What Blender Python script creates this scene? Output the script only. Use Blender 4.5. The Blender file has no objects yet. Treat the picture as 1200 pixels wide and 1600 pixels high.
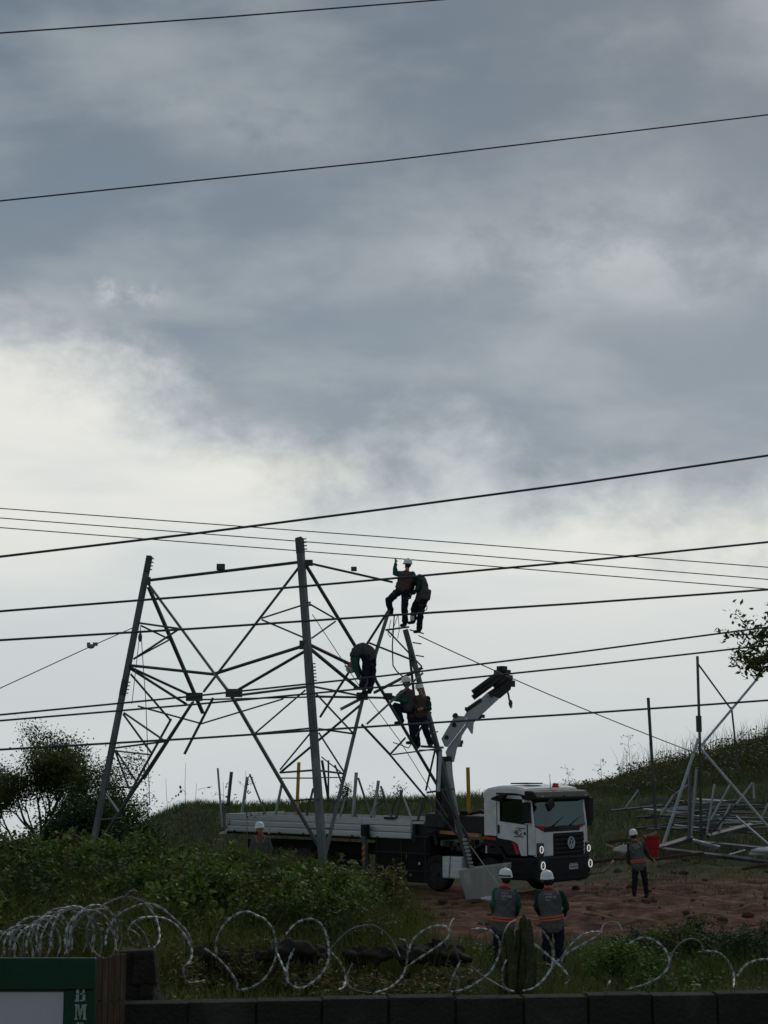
import bpy, math, random
import numpy as np
from mathutils import Vector, Matrix
random.seed(7)
rng = np.random.default_rng(11)
scene = bpy.context.scene
COL = scene.collection

# ------------------------------------------------------------------ camera
FPX, CAM_H = 2400.0, 3.7                       # focal length for a 1200x1600 frame, eye height in metres
PITCH = math.atan(387 / FPX)
cam = bpy.data.cameras.new('camera')
cam.sensor_fit = 'VERTICAL'; cam.sensor_height = 24.0; cam.lens = FPX / 1600 * 24.0
cam.clip_end = 6000
cam_o = bpy.data.objects.new('camera', cam); COL.objects.link(cam_o)
cam_o.location = (0, 0, CAM_H); cam_o.rotation_euler = (math.pi / 2 + PITCH, 0, 0)
scene.camera = cam_o

# ------------------------------------------------------------------ sky
SUN_EL, SUN_AZ = math.radians(38), math.radians(25)     # azimuth from +Y towards +X
world = bpy.data.worlds.new('World'); scene.world = world; world.use_nodes = True
nt = world.node_tree; nt.nodes.clear(); LK = nt.links.new
def wn(t): return nt.nodes.new(t)
def wmath(op, a, b=None, c=None, clamp=False):
    n = wn('ShaderNodeMath'); n.operation = op; n.use_clamp = clamp
    for i, v in enumerate((a, b, c)):
        if v is None: continue
        if isinstance(v, (int, float)): n.inputs[i].default_value = v
        else: LK(v, n.inputs[i])
    return n.outputs[0]
def wrange(v, a, b, c, d, smooth=True):
    n = wn('ShaderNodeMapRange'); n.interpolation_type = 'SMOOTHSTEP' if smooth else 'LINEAR'
    LK(v, n.inputs[0])
    for i, q in enumerate((a, b, c, d)): n.inputs[i + 1].default_value = q
    return n.outputs[0]
def wmix(f, a, b):
    n = wn('ShaderNodeMix'); n.data_type = 'RGBA'
    if isinstance(f, (int, float)): n.inputs[0].default_value = f
    else: LK(f, n.inputs[0])
    for i, q in ((6, a), (7, b)):
        if isinstance(q, tuple): n.inputs[i].default_value = (*q, 1)
        else: LK(q, n.inputs[i])
    return n.outputs[2]
def wnoise(vec, scale, detail=7, rough=.55, dist=0.0, off=(0, 0, 0), stretch=(1, 1, 1)):
    mp = wn('ShaderNodeMapping'); mp.inputs['Location'].default_value = off; mp.inputs['Scale'].default_value = stretch
    LK(vec, mp.inputs[0])
    n = wn('ShaderNodeTexNoise'); n.inputs['Scale'].default_value = scale; n.inputs['Detail'].default_value = detail
    n.inputs['Roughness'].default_value = rough; n.inputs['Distortion'].default_value = dist
    LK(mp.outputs[0], n.inputs['Vector']); return n.outputs[0]
tc = wn('ShaderNodeTexCoord'); sep = wn('ShaderNodeSeparateXYZ'); LK(tc.outputs['Generated'], sep.inputs[0])
dx, dy, dz = sep.outputs
elev = wmath('MULTIPLY', wmath('ARCSINE', dz), 57.2958)
azim = wmath('MULTIPLY', wmath('ARCTAN2', dx, dy), 57.2958)
inv = wmath('DIVIDE', 1.0, wmath('ADD', wmath('MAXIMUM', dz, 0.0), 0.34))
cmb = wn('ShaderNodeCombineXYZ'); LK(wmath('MULTIPLY', dx, inv), cmb.inputs[0]); LK(wmath('MULTIPLY', dy, inv), cmb.inputs[1])
plane = cmb.outputs[0]                                   # clouds lie on a flat layer overhead
cm2 = wn('ShaderNodeCombineXYZ'); LK(azim, cm2.inputs[0]); LK(elev, cm2.inputs[1]); ang = cm2.outputs[0]
n_big = wnoise(plane, 2.6, 7, .5, .12, (3.1, 1.2, 0))
n_mid = wnoise(plane, 3.6, 8, .52, .12, (7.7, 4.4, 2), (1, 1.35, 1))
n_fine = wnoise(ang, .30, 10, .6, .15, (2, 5, 1), (.9, 1.25, 1))
n_str = wnoise(ang, .13, 6, .5, .1, (9, 1, 4), (.45, 2.0, 1))
def bump(a0, e0, sa, se):                                # a soft opening in the deck
    qa = wmath('POWER', wmath('DIVIDE', wmath('SUBTRACT', azim, a0), sa), 2)
    qe = wmath('POWER', wmath('DIVIDE', wmath('SUBTRACT', elev, e0), se), 2)
    return wmath('POWER', 2.71828, wmath('MULTIPLY', wmath('ADD', qa, qe), -1))
edge = wmath('ADD', wrange(azim, -15, -1, 16.3, 11.7, True), wrange(azim, -1, 16, 0, -2.4, True))
edge = wmath('SUBTRACT', edge, wrange(wmath('ABSOLUTE', azim), 22, 110, 0, 9.0, True))   # unseen deck brought lower beside and behind the view, dimming light on the fronts
over = wmath('DIVIDE', wmath('SUBTRACT', elev, edge), 2.6)
over = wmath('ADD', over, wmath('MULTIPLY', wmath('SUBTRACT', n_big, .5), 2.3))
over = wmath('ADD', over, wmath('MULTIPLY', wmath('SUBTRACT', n_fine, .5), 2.9))
hole = bump(-9.8, 17.2, 2.6, .9)
over = wmath('SUBTRACT', over, wmath('MULTIPLY', wmath('MULTIPLY', hole, wrange(n_fine, .36, .62, 0, 1)), 2.0))
dens = wrange(over, -1.25, .75, 0, 1)
thin = wmath('MULTIPLY', wrange(n_mid, .42, .70, 0, 1), .5)
patch = wmath('ADD', wmath('MULTIPLY', bump(9.5, 18.3, 7.5, 2.4), .62), wmath('MULTIPLY', bump(-4.0, 23.0, 4.5, 1.3), .4))
patch = wmath('MULTIPLY', patch, wrange(n_fine, .34, .60, .15, 1))
thin = wmath('ADD', thin, wmath('MULTIPLY', patch, .9), clamp=True)
shade = wrange(elev, 12, 27, 0, 1)
deck_dark = wmix(shade, (.245, .298, .352), (.140, .186, .234))
deck = wmix(thin, deck_dark, (.47, .51, .525))
glow = wrange(elev, 2, 10.5, 0, 1)
low = wmix(glow, (.63, .67, .685), (.82, .82, .775))
low = wmix(wmath('MULTIPLY', wrange(n_str, .42, .64, 0, 1), .7), low, (.575, .63, .65))
low = wmix(wmath('MULTIPLY', bump(-2.2, 11.0, 3.2, .55), .5), low, (.90, .87, .74))
clouds = wmix(dens, low, deck)
sky = wn('ShaderNodeTexSky'); sky.sky_type = 'NISHITA'; sky.sun_disc = False
sky.sun_elevation = SUN_EL; sky.sun_rotation = SUN_AZ; sky.air_density = 1.2; sky.dust_density = 2.5
bg1 = wn('ShaderNodeBackground'); LK(sky.outputs[0], bg1.inputs[0]); bg1.inputs[1].default_value = .07
bg2 = wn('ShaderNodeBackground'); LK(clouds, bg2.inputs[0]); bg2.inputs[1].default_value = 1.0
mxs = wn('ShaderNodeMixShader'); mxs.inputs[0].default_value = .94
LK(bg1.outputs[0], mxs.inputs[1]); LK(bg2.outputs[0], mxs.inputs[2])
wo = wn('ShaderNodeOutputWorld'); LK(mxs.outputs[0], wo.inputs[0])

sun = bpy.data.lights.new('sun', 'SUN'); sun.energy = .75; sun.angle = math.radians(18); sun.color = (1, .93, .82)
sun_o = bpy.data.objects.new('sun', sun); COL.objects.link(sun_o)
sun_o.rotation_euler = Vector((-math.sin(SUN_AZ) * math.cos(SUN_EL), -math.cos(SUN_AZ) * math.cos(SUN_EL), -math.sin(SUN_EL))).to_track_quat('-Z', 'Y').to_euler()

vs = scene.view_settings
vs.view_transform = 'Standard'; vs.look = 'None'; vs.exposure = 0.0; vs.gamma = 1.0; vs.use_curve_mapping = False

# ------------------------------------------------------------------ helpers
FW = np.array([0, math.cos(PITCH), math.sin(PITCH)]); UP = np.array([0, -math.sin(PITCH), math.cos(PITCH)])
CAMP = np.array([0, 0, CAM_H])
def ray(u, v): return FW + (u - 600) / FPX * np.array([1., 0, 0]) + (800 - v) / FPX * UP
def P(u, v, Y):                                          # the point at world distance Y that the photo shows at (u, v)
    r = ray(u, v); return CAMP + r * (Y / r[1])
def nz(v):
    v = np.asarray(v, float); l = np.linalg.norm(v); return v / l if l > 1e-9 else v
def sstep(a, b, x):
    t = np.clip((np.asarray(x, float) - a) / (b - a), 0, 1); return t * t * (3 - 2 * t)
def tag(o, label=None, cat=None, group=None, kind=None):
    if label: o['label'] = label
    if cat: o['category'] = cat
    if group: o['group'] = group
    if kind: o['kind'] = kind
    return o
def empty(name, loc=(0, 0, 0), rz=0):
    o = bpy.data.objects.new(name, None); COL.objects.link(o); o.location = tuple(loc); o.rotation_euler = (0, 0, rz)
    o.empty_display_size = .2; return o
class MB:
    def __init__(s): s.v = []; s.f = []
    def add(s, vs, fs):
        b = len(s.v); s.v += [tuple(map(float, q)) for q in vs]; s.f += [tuple(b + i for i in f) for f in fs]; return s
    def box(s, c, size, R=None):
        h = np.array(size, float) / 2
        q = [np.array([x, y, z]) * h for x in (-1, 1) for y in (-1, 1) for z in (-1, 1)]
        if R is not None: q = [R @ a for a in q]
        return s.add([np.array(c) + a for a in q], [(0, 1, 3, 2), (4, 6, 7, 5), (0, 4, 5, 1), (2, 3, 7, 6), (0, 2, 6, 4), (1, 5, 7, 3)])
    def frame(s, a, b, ref):
        a = np.array(a, float); b = np.array(b, float); d = nz(b - a)
        r = np.array(ref, float); n = r - d * np.dot(r, d)
        if np.linalg.norm(n) < 1e-4: n = np.cross(d, [.3, .8, .1])
        n = nz(n); return a, b, d, n, np.cross(d, n)
    def extr(s, prof, a, b, ref=(0, -1, 0)):             # closed 2-D profile swept from a to b
        a, b, d, n, m = s.frame(a, b, ref); k = len(prof)
        vs = [a + n * p[0] + m * p[1] for p in prof] + [b + n * p[0] + m * p[1] for p in prof]
        fs = [(i, (i + 1) % k, k + (i + 1) % k, k + i) for i in range(k)] + [tuple(range(k))[::-1], tuple(range(k, 2 * k))]
        return s.add(vs, fs)
    def angle(s, a, b, w, t=None, ref=(0, -1, 0)):       # steel angle: two flanges meeting at a ridge that faces ref
        t = t or max(.008, w * .12); c = .7071; L = w
        pr = [(0, 0), (-L, L), (-L - t * c, L - t * c * 1.0), (-1.41 * t, 0), (-L - t * c, -L + t * c), (-L, -L)]
        pr = [(p[0] * c, p[1] * c) for p in pr]
        return s.extr(pr, a, b, ref)
    def bar(s, a, b, w, h=None, ref=(0, -1, 0)):
        h = h or w
        return s.extr([(h / 2, w / 2), (h / 2, -w / 2), (-h / 2, -w / 2), (-h / 2, w / 2)], a, b, ref)
    def tube(s, pts, r, n=6, closed=False):
        pts = [np.array(p, float) for p in pts]; k = len(pts)
        rs = r if hasattr(r, '__len__') else [r] * k
        ref = None; rings = []
        for i, p in enumerate(pts):
            d = nz(pts[min(i + 1, k - 1)] - pts[max(i - 1, 0)])
            if ref is None:
                ref = np.cross(d, [0.12, .2, 1.0]);
                if np.linalg.norm(ref) < 1e-3: ref = np.cross(d, [1, 0, 0])
            ref = nz(ref - d * np.dot(ref, d)); m = np.cross(d, ref)
            rings.append([p + rs[i] * (ref * math.cos(2 * math.pi * j / n) + m * math.sin(2 * math.pi * j / n)) for j in range(n)])
        fs = [(i * n + j, i * n + (j + 1) % n, (i + 1) * n + (j + 1) % n, (i + 1) * n + j) for i in range(k - 1) for j in range(n)]
        fs += [tuple(range(n))[::-1], tuple(range((k - 1) * n, k * n))]
        return s.add([q for g in rings for q in g], fs)
    def loft(s, rings):
        n = len(rings[0]); k = len(rings)
        fs = [(i * n + j, i * n + (j + 1) % n, (i + 1) * n + (j + 1) % n, (i + 1) * n + j) for i in range(k - 1) for j in range(n)]
        fs += [tuple(range(n))[::-1], tuple(range((k - 1) * n, k * n))]
        return s.add([q for g in rings for q in g], fs)
    def cap(s, a, b, ra, rb, n=10):                      # tapered limb with round ends
        a = np.array(a, float); b = np.array(b, float); d = nz(b - a)
        pts = []; rs = []
        for t in (1, .87, .5, 0): pts.append(a - d * ra * t * .98); rs.append(max(.002, ra * math.sqrt(max(0, 1 - t * t))))
        for t in (0, .5, .87, 1): pts.append(b + d * rb * t * .98); rs.append(max(.002, rb * math.sqrt(max(0, 1 - t * t))))
        m = MB(); ref = np.cross(d, [.3, .1, 1]); ref = nz(ref if np.linalg.norm(ref) > 1e-3 else np.cross(d, [1, 0, 0])); w = np.cross(d, ref)
        return s.loft([[p + r * (ref * math.cos(2 * math.pi * j / n) + w * math.sin(2 * math.pi * j / n)) for j in range(n)] for p, r in zip(pts, rs)])
    def ball(s, c, rx, ry, rz, R=None, n=12, k=8):
        R = np.eye(3) if R is None else R; rings = []
        for i in range(k + 1):
            t = math.pi * (i + .02) / (k + .04)
            rings.append([np.array(c) + R @ np.array([rx * math.sin(t) * math.cos(2 * math.pi * j / n), ry * math.sin(t) * math.sin(2 * math.pi * j / n), -rz * math.cos(t)]) for j in range(n)])
        return s.loft(rings)
    def prism(s, poly, y0, y1):                          # polygon in x-z, thickness along y
        k = len(poly)
        vs = [(p[0], y0, p[1]) for p in poly] + [(p[0], y1, p[1]) for p in poly]
        return s.add(vs, [(i, (i + 1) % k, k + (i + 1) % k, k + i) for i in range(k)] + [tuple(range(k))[::-1], tuple(range(k, 2 * k))])
    def prismx(s, poly, x0, x1):                         # polygon in y-z, thickness along x
        k = len(poly)
        vs = [(x0, p[0], p[1]) for p in poly] + [(x1, p[0], p[1]) for p in poly]
        return s.add(vs, [(i, (i + 1) % k, k + (i + 1) % k, k + i) for i in range(k)] + [tuple(range(k))[::-1], tuple(range(k, 2 * k))])
    def mesh(s, name, org=(0, 0, 0), fix=True):
        me = bpy.data.meshes.new(name); o = np.array(org, float)
        me.from_pydata([tuple(np.array(q) - o) for q in s.v], [], s.f)
        if fix:
            import bmesh
            bm = bmesh.new(); bm.from_mesh(me); bmesh.ops.recalc_face_normals(bm, faces=bm.faces); bm.to_mesh(me); bm.free()
        return me
    def build(s, name, mat, parent=None, org=(0, 0, 0), smooth=False, bevel=0, seg=2):
        me = s.mesh(name, org); me.materials.append(mat)
        if smooth: me.polygons.foreach_set('use_smooth', [True] * len(me.polygons))
        ob = bpy.data.objects.new(name, me); COL.objects.link(ob)
        if parent: ob.parent = parent
        if bevel:
            b = ob.modifiers.new('bevel', 'BEVEL'); b.width = bevel; b.segments = seg; b.limit_method = 'ANGLE'; b.angle_limit = math.radians(40)
        return ob
def tri_mesh(name, V, T, mat, smooth=False):
    me = bpy.data.meshes.new(name); V = np.ascontiguousarray(V, np.float32); T = np.ascontiguousarray(T, np.int32)
    me.vertices.add(len(V)); me.vertices.foreach_set('co', V.ravel())
    me.loops.add(T.size); me.loops.foreach_set('vertex_index', T.ravel())
    me.polygons.add(len(T)); me.polygons.foreach_set('loop_start', np.arange(0, T.size, 3, dtype=np.int32))
    if smooth: me.polygons.foreach_set('use_smooth', np.ones(len(T), bool))
    me.update(calc_edges=True); me.validate()
    me.materials.append(mat); return me
def evalmesh(ob):
    dg = bpy.context.evaluated_depsgraph_get(); dg.update()
    return bpy.data.meshes.new_from_object(ob.evaluated_get(dg))

LAST = []
def folds(me, amp):
    n = len(me.vertices); co = np.empty(n * 3, np.float32); no = np.empty(n * 3, np.float32); me.vertices.foreach_get('co', co); me.vertices.foreach_get('normal', no)
    c = co.reshape(-1, 3); m = no.reshape(-1, 3); a = c @ np.array([9., 13., 31.]); b = c @ np.array([27., -17., 15.]); d = c @ np.array([-33., 21., 9.])
    f = np.sin(a + 1.6 * np.sin(b * .6)) * .5 + np.sin(b * 1.7 + 2 * np.sin(d * .5)) * .35 + np.sin(d * 2.3 + a) * .25
    c += m * (amp * f)[:, None]; me.vertices.foreach_set('co', c.ravel()); me.update(); return me

# ------------------------------------------------------------------ materials
def material(name, c1, c2=None, rough=.7, metal=0, scale=3, bump=0, bscale=None, spec=.22, c3=None, wear=None, coords='Object', emit=0, detail=6, stretch=(1, 1, 1)):
    m = bpy.data.materials.new(name); m.use_nodes = True; t = m.node_tree; n = t.nodes; L = t.links.new
    b = n['Principled BSDF']; b.inputs['Roughness'].default_value = rough; b.inputs['Metallic'].default_value = metal
    b.inputs['Specular IOR Level'].default_value = spec
    b.inputs['Base Color'].default_value = (*c1, 1)
    if c2 is not None:
        tcn = n.new('ShaderNodeTexCoord'); mp = n.new('ShaderNodeMapping'); mp.inputs['Scale'].default_value = stretch; L(tcn.outputs[coords], mp.inputs[0])
        ns = n.new('ShaderNodeTexNoise'); ns.inputs['Scale'].default_value = scale; ns.inputs['Detail'].default_value = detail; ns.inputs['Roughness'].default_value = .62
        L(mp.outputs[0], ns.inputs['Vector'])
        r = n.new('ShaderNodeValToRGB'); r.color_ramp.elements[0].position = .34; r.color_ramp.elements[1].position = .66
        r.color_ramp.elements[0].color = (*c1, 1); r.color_ramp.elements[1].color = (*c2, 1)
        if c3 is not None:
            e = r.color_ramp.elements.new(.56); e.color = (*c3, 1)
        L(ns.outputs[0], r.inputs[0]); L(r.outputs[0], b.inputs['Base Color'])
        mr = n.new('ShaderNodeMapRange'); mr.inputs[3].default_value = max(.05, rough - .12); mr.inputs[4].default_value = min(1, rough + .12); L(ns.outputs[0], mr.inputs[0]); L(mr.outputs[0], b.inputs['Roughness'])
        if bump:
            n2 = n.new('ShaderNodeTexNoise'); n2.inputs['Scale'].default_value = bscale or scale * 3; n2.inputs['Detail'].default_value = 5; L(mp.outputs[0], n2.inputs['Vector'])
            bp = n.new('ShaderNodeBump'); bp.inputs['Strength'].default_value = bump; bp.inputs['Distance'].default_value = .05
            L(n2.outputs[0], bp.inputs['Height']); L(bp.outputs[0], b.inputs['Normal'])
    if emit:
        b.inputs['Emission Color'].default_value = (*c1, 1); b.inputs['Emission Strength'].default_value = emit
    return m
def foliage(name, cols, trans=.25, rough=.6):
    m = bpy.data.materials.new(name); m.use_nodes = True; t = m.node_tree; n = t.nodes; L = t.links.new
    b = n['Principled BSDF']; b.inputs['Roughness'].default_value = rough; b.inputs['Specular IOR Level'].default_value = .25
    g = n.new('ShaderNodeNewGeometry'); r = n.new('ShaderNodeValToRGB'); els = r.color_ramp.elements
    els[0].position = 0; els[0].color = (*cols[0], 1); els[1].position = 1; els[1].color = (*cols[-1], 1)
    for i, c in enumerate(cols[1:-1]):
        e = els.new((i + 1) / (len(cols) - 1)); e.color = (*c, 1)
    tcn = n.new('ShaderNodeTexCoord'); ns = n.new('ShaderNodeTexNoise'); ns.inputs['Scale'].default_value = .55; ns.inputs['Detail'].default_value = 3; L(tcn.outputs['Object'], ns.inputs['Vector'])
    ma = n.new('ShaderNodeMath'); ma.operation = 'MULTIPLY_ADD'; L(ns.outputs[0], ma.inputs[0]); ma.inputs[1].default_value = 1.9
    mb = n.new('ShaderNodeMath'); mb.operation = 'MULTIPLY_ADD'; L(g.outputs['Random Per Island'], mb.inputs[0]); mb.inputs[1].default_value = .75; mb.inputs[2].default_value = -.82
    L(mb.outputs[0], ma.inputs[2]); L(ma.outputs[0], r.inputs[0]); L(r.outputs[0], b.inputs['Base Color'])
    tr = n.new('ShaderNodeBsdfTranslucent'); L(r.outputs[0], tr.inputs[0])
    mx = n.new('ShaderNodeMixShader'); mx.inputs[0].default_value = trans; L(b.outputs[0], mx.inputs[1]); L(tr.outputs[0], mx.inputs[2])
    L(mx.outputs[0], n['Material Output'].inputs[0]); return m
M = {}
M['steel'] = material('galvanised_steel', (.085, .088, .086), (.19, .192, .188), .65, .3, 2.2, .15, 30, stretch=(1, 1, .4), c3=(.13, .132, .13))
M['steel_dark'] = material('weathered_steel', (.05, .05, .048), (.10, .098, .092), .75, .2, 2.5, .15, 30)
M['steel_light'] = material('new_galvanised_steel', (.26, .28, .29), (.40, .42, .43), .55, .3, 2.5, .1, 30)
M['bolt'] = material('bolt_steel', (.10, .10, .10), (.17, .16, .15), .6, .5, 20)
M['cable'] = material('cable_black', (.05, .05, .051), (.08, .08, .08), .7, 0, 6)
M['cable_far'] = material('cable_aluminium', (.10, .105, .11), (.16, .16, .16), .6, .3, 6)
M['rope'] = material('rope_grey', (.13, .125, .115), (.22, .21, .19), .9, 0, 30)
M['white'] = material('white_truck_paint', (.60, .58, .54), (.77, .775, .77), .36, 0, 2.6, .03, 6, spec=.5, c3=(.72, .72, .71), detail=9)
M['black'] = material('black_plastic', (.008, .008, .009), (.015, .015, .015), .55, 0, 5, .1, 60)
M['blackgloss'] = material('black_paint', (.006, .006, .007), (.011, .011, .011), .35, 0, 4, spec=.25)
M['chassis'] = material('chassis_black', (.006, .006, .0055), (.016, .014, .012), .75, 0, 4, .3, 20)
M['rubber'] = material('tyre_rubber', (.014, .014, .014), (.045, .03, .022), .85, 0, 6, .3, 30)
M['alu'] = material('aluminium_boards', (.50, .50, .48), (.62, .62, .60), .45, .25, 1.4, .08, 14, c3=(.56, .555, .54), stretch=(.5, 1, 2))
M['crane'] = material('crane_grey_paint', (.33, .335, .345), (.42, .425, .43), .42, 0, 2, .05, 15)
M['crane_dark'] = material('crane_dark_paint', (.018, .018, .019), (.04, .039, .037), .5, 0, 4, .1, 20)
M['red'] = material('red_stripe', (.50, .035, .025), (.42, .03, .02), .4, 0, 3)
M['orange'] = material('reflective_orange', (.70, .13, .055), (.58, .10, .04), .5, 0, 20)
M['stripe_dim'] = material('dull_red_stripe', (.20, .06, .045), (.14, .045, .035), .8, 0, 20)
M['yellow'] = material('yellow_paint', (.52, .31, .025), (.38, .22, .02), .55, 0, 5, .1, 20)
M['hazard'] = material('hazard_orange', (.62, .22, .03), (.5, .17, .02), .5, 0, 8)
M['wood'] = material('old_timber', (.20, .145, .095), (.32, .25, .175), .85, 0, 6, .4, 30, stretch=(1, 1, 4))
M['darkwood'] = material('dark_boards', (.062, .042, .03), (.13, .092, .066), .88, 0, 5, .5, 26, c3=(.09, .062, .045), stretch=(4, 4, .6))
M['orangewood'] = material('varnished_beam', (.36, .17, .07), (.45, .24, .11), .6, 0, 5, .2, 20)
M['concrete'] = material('foundation_concrete', (.26, .25, .225), (.40, .385, .35), .9, 0, 2.2, .4, 26, c3=(.31, .30, .27), stretch=(1.6, 1, .45))
M['block'] = material('old_block_shaded', (.020, .018, .016), (.052, .046, .041), .95, 0, 2.2, .6, 40, c3=(.031, .028, .025))  # wall's deep shade put into the colour, well below bare concrete
M['block2'] = material('old_block_pale_shaded', (.026, .023, .021), (.068, .06, .054), .95, 0, 2.8, .6, 40, c3=(.04, .035, .031))  # paler blocks, the same shade held in their colour
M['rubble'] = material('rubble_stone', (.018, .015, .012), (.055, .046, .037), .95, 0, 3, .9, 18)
M['razor'] = material('razor_tape', (.34, .34, .33), (.50, .50, .49), .5, .3, 12)
M['razor_core'] = material('razor_core_wire', (.17, .165, .155), (.27, .265, .255), .55, .3, 7)
M['razor_dull'] = material('razor_tape_dull', (.12, .115, .105), (.26, .255, .245), .6, .3, 7)
M['signgreen'] = material('sign_green', (.003, .034, .016), (.005, .05, .023), .5, 0, 3, .05, 20)
M['signwhite'] = material('sign_white', (.42, .42, .44), (.50, .50, .52), .5, 0, 1.5)
M['letter'] = material('stencil_paint', (.34, .38, .35), (.20, .28, .24), .8, 0, 30)
M['skin'] = material('skin', (.32, .17, .115), (.40, .225, .155), .55, 0, 9)
M['hair'] = material('dark_hair', (.015, .012, .010), (.03, .022, .018), .7, 0, 30)
M['helmet'] = material('helmet_white', (.70, .70, .67), (.78, .78, .75), .35, 0, 6)
M['vest'] = material('grey_workwear', (.085, .083, .082), (.12, .116, .114), .9, 0, 7, .5, 16)
M['vest_dark'] = material('dark_workwear', (.05, .05, .052), (.085, .08, .08), .9, 0, 7, .5, 16)
M['vest_brown'] = material('maroon_workwear', (.062, .045, .04), (.095, .068, .06), .9, 0, 7, .5, 16)
M['green'] = material('green_sleeves', (.008, .075, .05), (.014, .11, .072), .85, 0, 7, .5, 16)
M['green_dark'] = material('dark_green_sleeves', (.014, .034, .027), (.022, .05, .038), .9, 0, 7, .5, 16)
M['navy'] = material('navy_trousers', (.008, .010, .019), (.015, .018, .032), .9, 0, 6, .5, 14)
M['boot'] = material('boot_leather', (.012, .010, .009), (.04, .032, .026), .7, 0, 8)
M['redcollar'] = material('red_collar', (.26, .025, .025), (.2, .02, .02), .85, 0, 9)
M['harness'] = material('harness_webbing', (.085, .05, .042), (.12, .075, .065), .85, 0, 30)
M['marks'] = material('shirt_print', (.55, .55, .54), (.44, .44, .44), .8, 0, 40)
M['drum'] = material('red_drum', (.35, .02, .016), (.26, .016, .013), .6, 0, 4, .1, 12)
M['cloth'] = material('pale_cloth', (.42, .41, .40), (.55, .54, .52), .9, 0, 5, .4, 14)
M['plate'] = material('number_plate', (.62, .63, .65), (.56, .57, .6), .5, 0, 8)
M['interior'] = material('cab_interior', (.03, .032, .033), (.05, .05, .05), .9, 0, 4)
M['lampglass'] = material('lamp_housing', (.05, .05, .052), (.08, .08, .08), .25, 0, 5)
M['lamp'] = material('running_light', (1, .98, .92), None, .4, 0, emit=.38)
M['beacon'] = material('beacon_red', (.55, .03, .02), None, .25)
M['bark'] = material('bark', (.045, .036, .028), (.10, .085, .068), .95, 0, 6, .6, 20)
M['stalk'] = material('dry_stalk', (.13, .11, .07), (.22, .19, .12), .95, 0, 8)
M['cactus'] = material('dark_ribbed_stem', (.045, .045, .02), (.115, .105, .055), .9, 0, 9, .8, 30, c3=(.07, .068, .034))
M['grass'] = foliage('grass_blades', [(.04, .052, .009), (.075, .094, .016), (.118, .138, .024), (.175, .17, .05)])
M['grass_far'] = foliage('grass_far', [(.045, .06, .018), (.065, .088, .024), (.085, .11, .03), (.14, .14, .055)])
M['dry'] = foliage('dry_grass', [(.05, .048, .022), (.09, .08, .036), (.14, .12, .06)])
M['weed'] = foliage('weed_leaves', [(.038, .052, .010), (.072, .095, .016), (.115, .145, .024), (.165, .185, .036)])
M['weed2'] = foliage('bright_weed_leaves', [(.045, .072, .012), (.08, .118, .02), (.12, .165, .03), (.165, .20, .045)])
M['weed3'] = foliage('olive_weed_leaves', [(.05, .05, .012), (.085, .08, .02), (.125, .115, .032), (.16, .135, .05)])
M['scrub'] = foliage('scrub_leaves', [(.04, .048, .014), (.068, .075, .022), (.105, .10, .035)])
M['leaf'] = foliage('tree_leaves', [(.022, .042, .013), (.04, .07, .02), (.065, .10, .028)])
M['leaf_dull'] = foliage('airy_tree_leaves', [(.03, .042, .018), (.055, .066, .028), (.085, .09, .04)])
M['leaf_olive'] = foliage('olive_tree_leaves', [(.045, .06, .016), (.07, .09, .024), (.11, .125, .036)], .45)
M['leaf_dark'] = foliage('dark_bush_leaves', [(.016, .036, .012), (.03, .062, .018), (.05, .088, .026)])
M['leaf_bright'] = foliage('bright_plant_leaves', [(.06, .12, .018), (.085, .165, .026), (.11, .19, .035)])
def glass_mat():
    m = bpy.data.materials.new('tinted_glass'); m.use_nodes = True; t = m.node_tree; n = t.nodes; L = t.links.new
    gl = n.new('ShaderNodeBsdfGlossy'); gl.inputs['Roughness'].default_value = .04; gl.inputs['Color'].default_value = (.72, .95, .86, 1)
    tr = n.new('ShaderNodeBsdfTransparent'); tr.inputs['Color'].default_value = (.50, .60, .56, 1)
    fr = n.new('ShaderNodeFresnel'); fr.inputs['IOR'].default_value = 1.95
    mx = n.new('ShaderNodeMixShader'); L(fr.outputs[0], mx.inputs[0]); L(tr.outputs[0], mx.inputs[1]); L(gl.outputs[0], mx.inputs[2])
    L(mx.outputs[0], n['Material Output'].inputs[0]); return m
M['glass'] = glass_mat()

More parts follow.
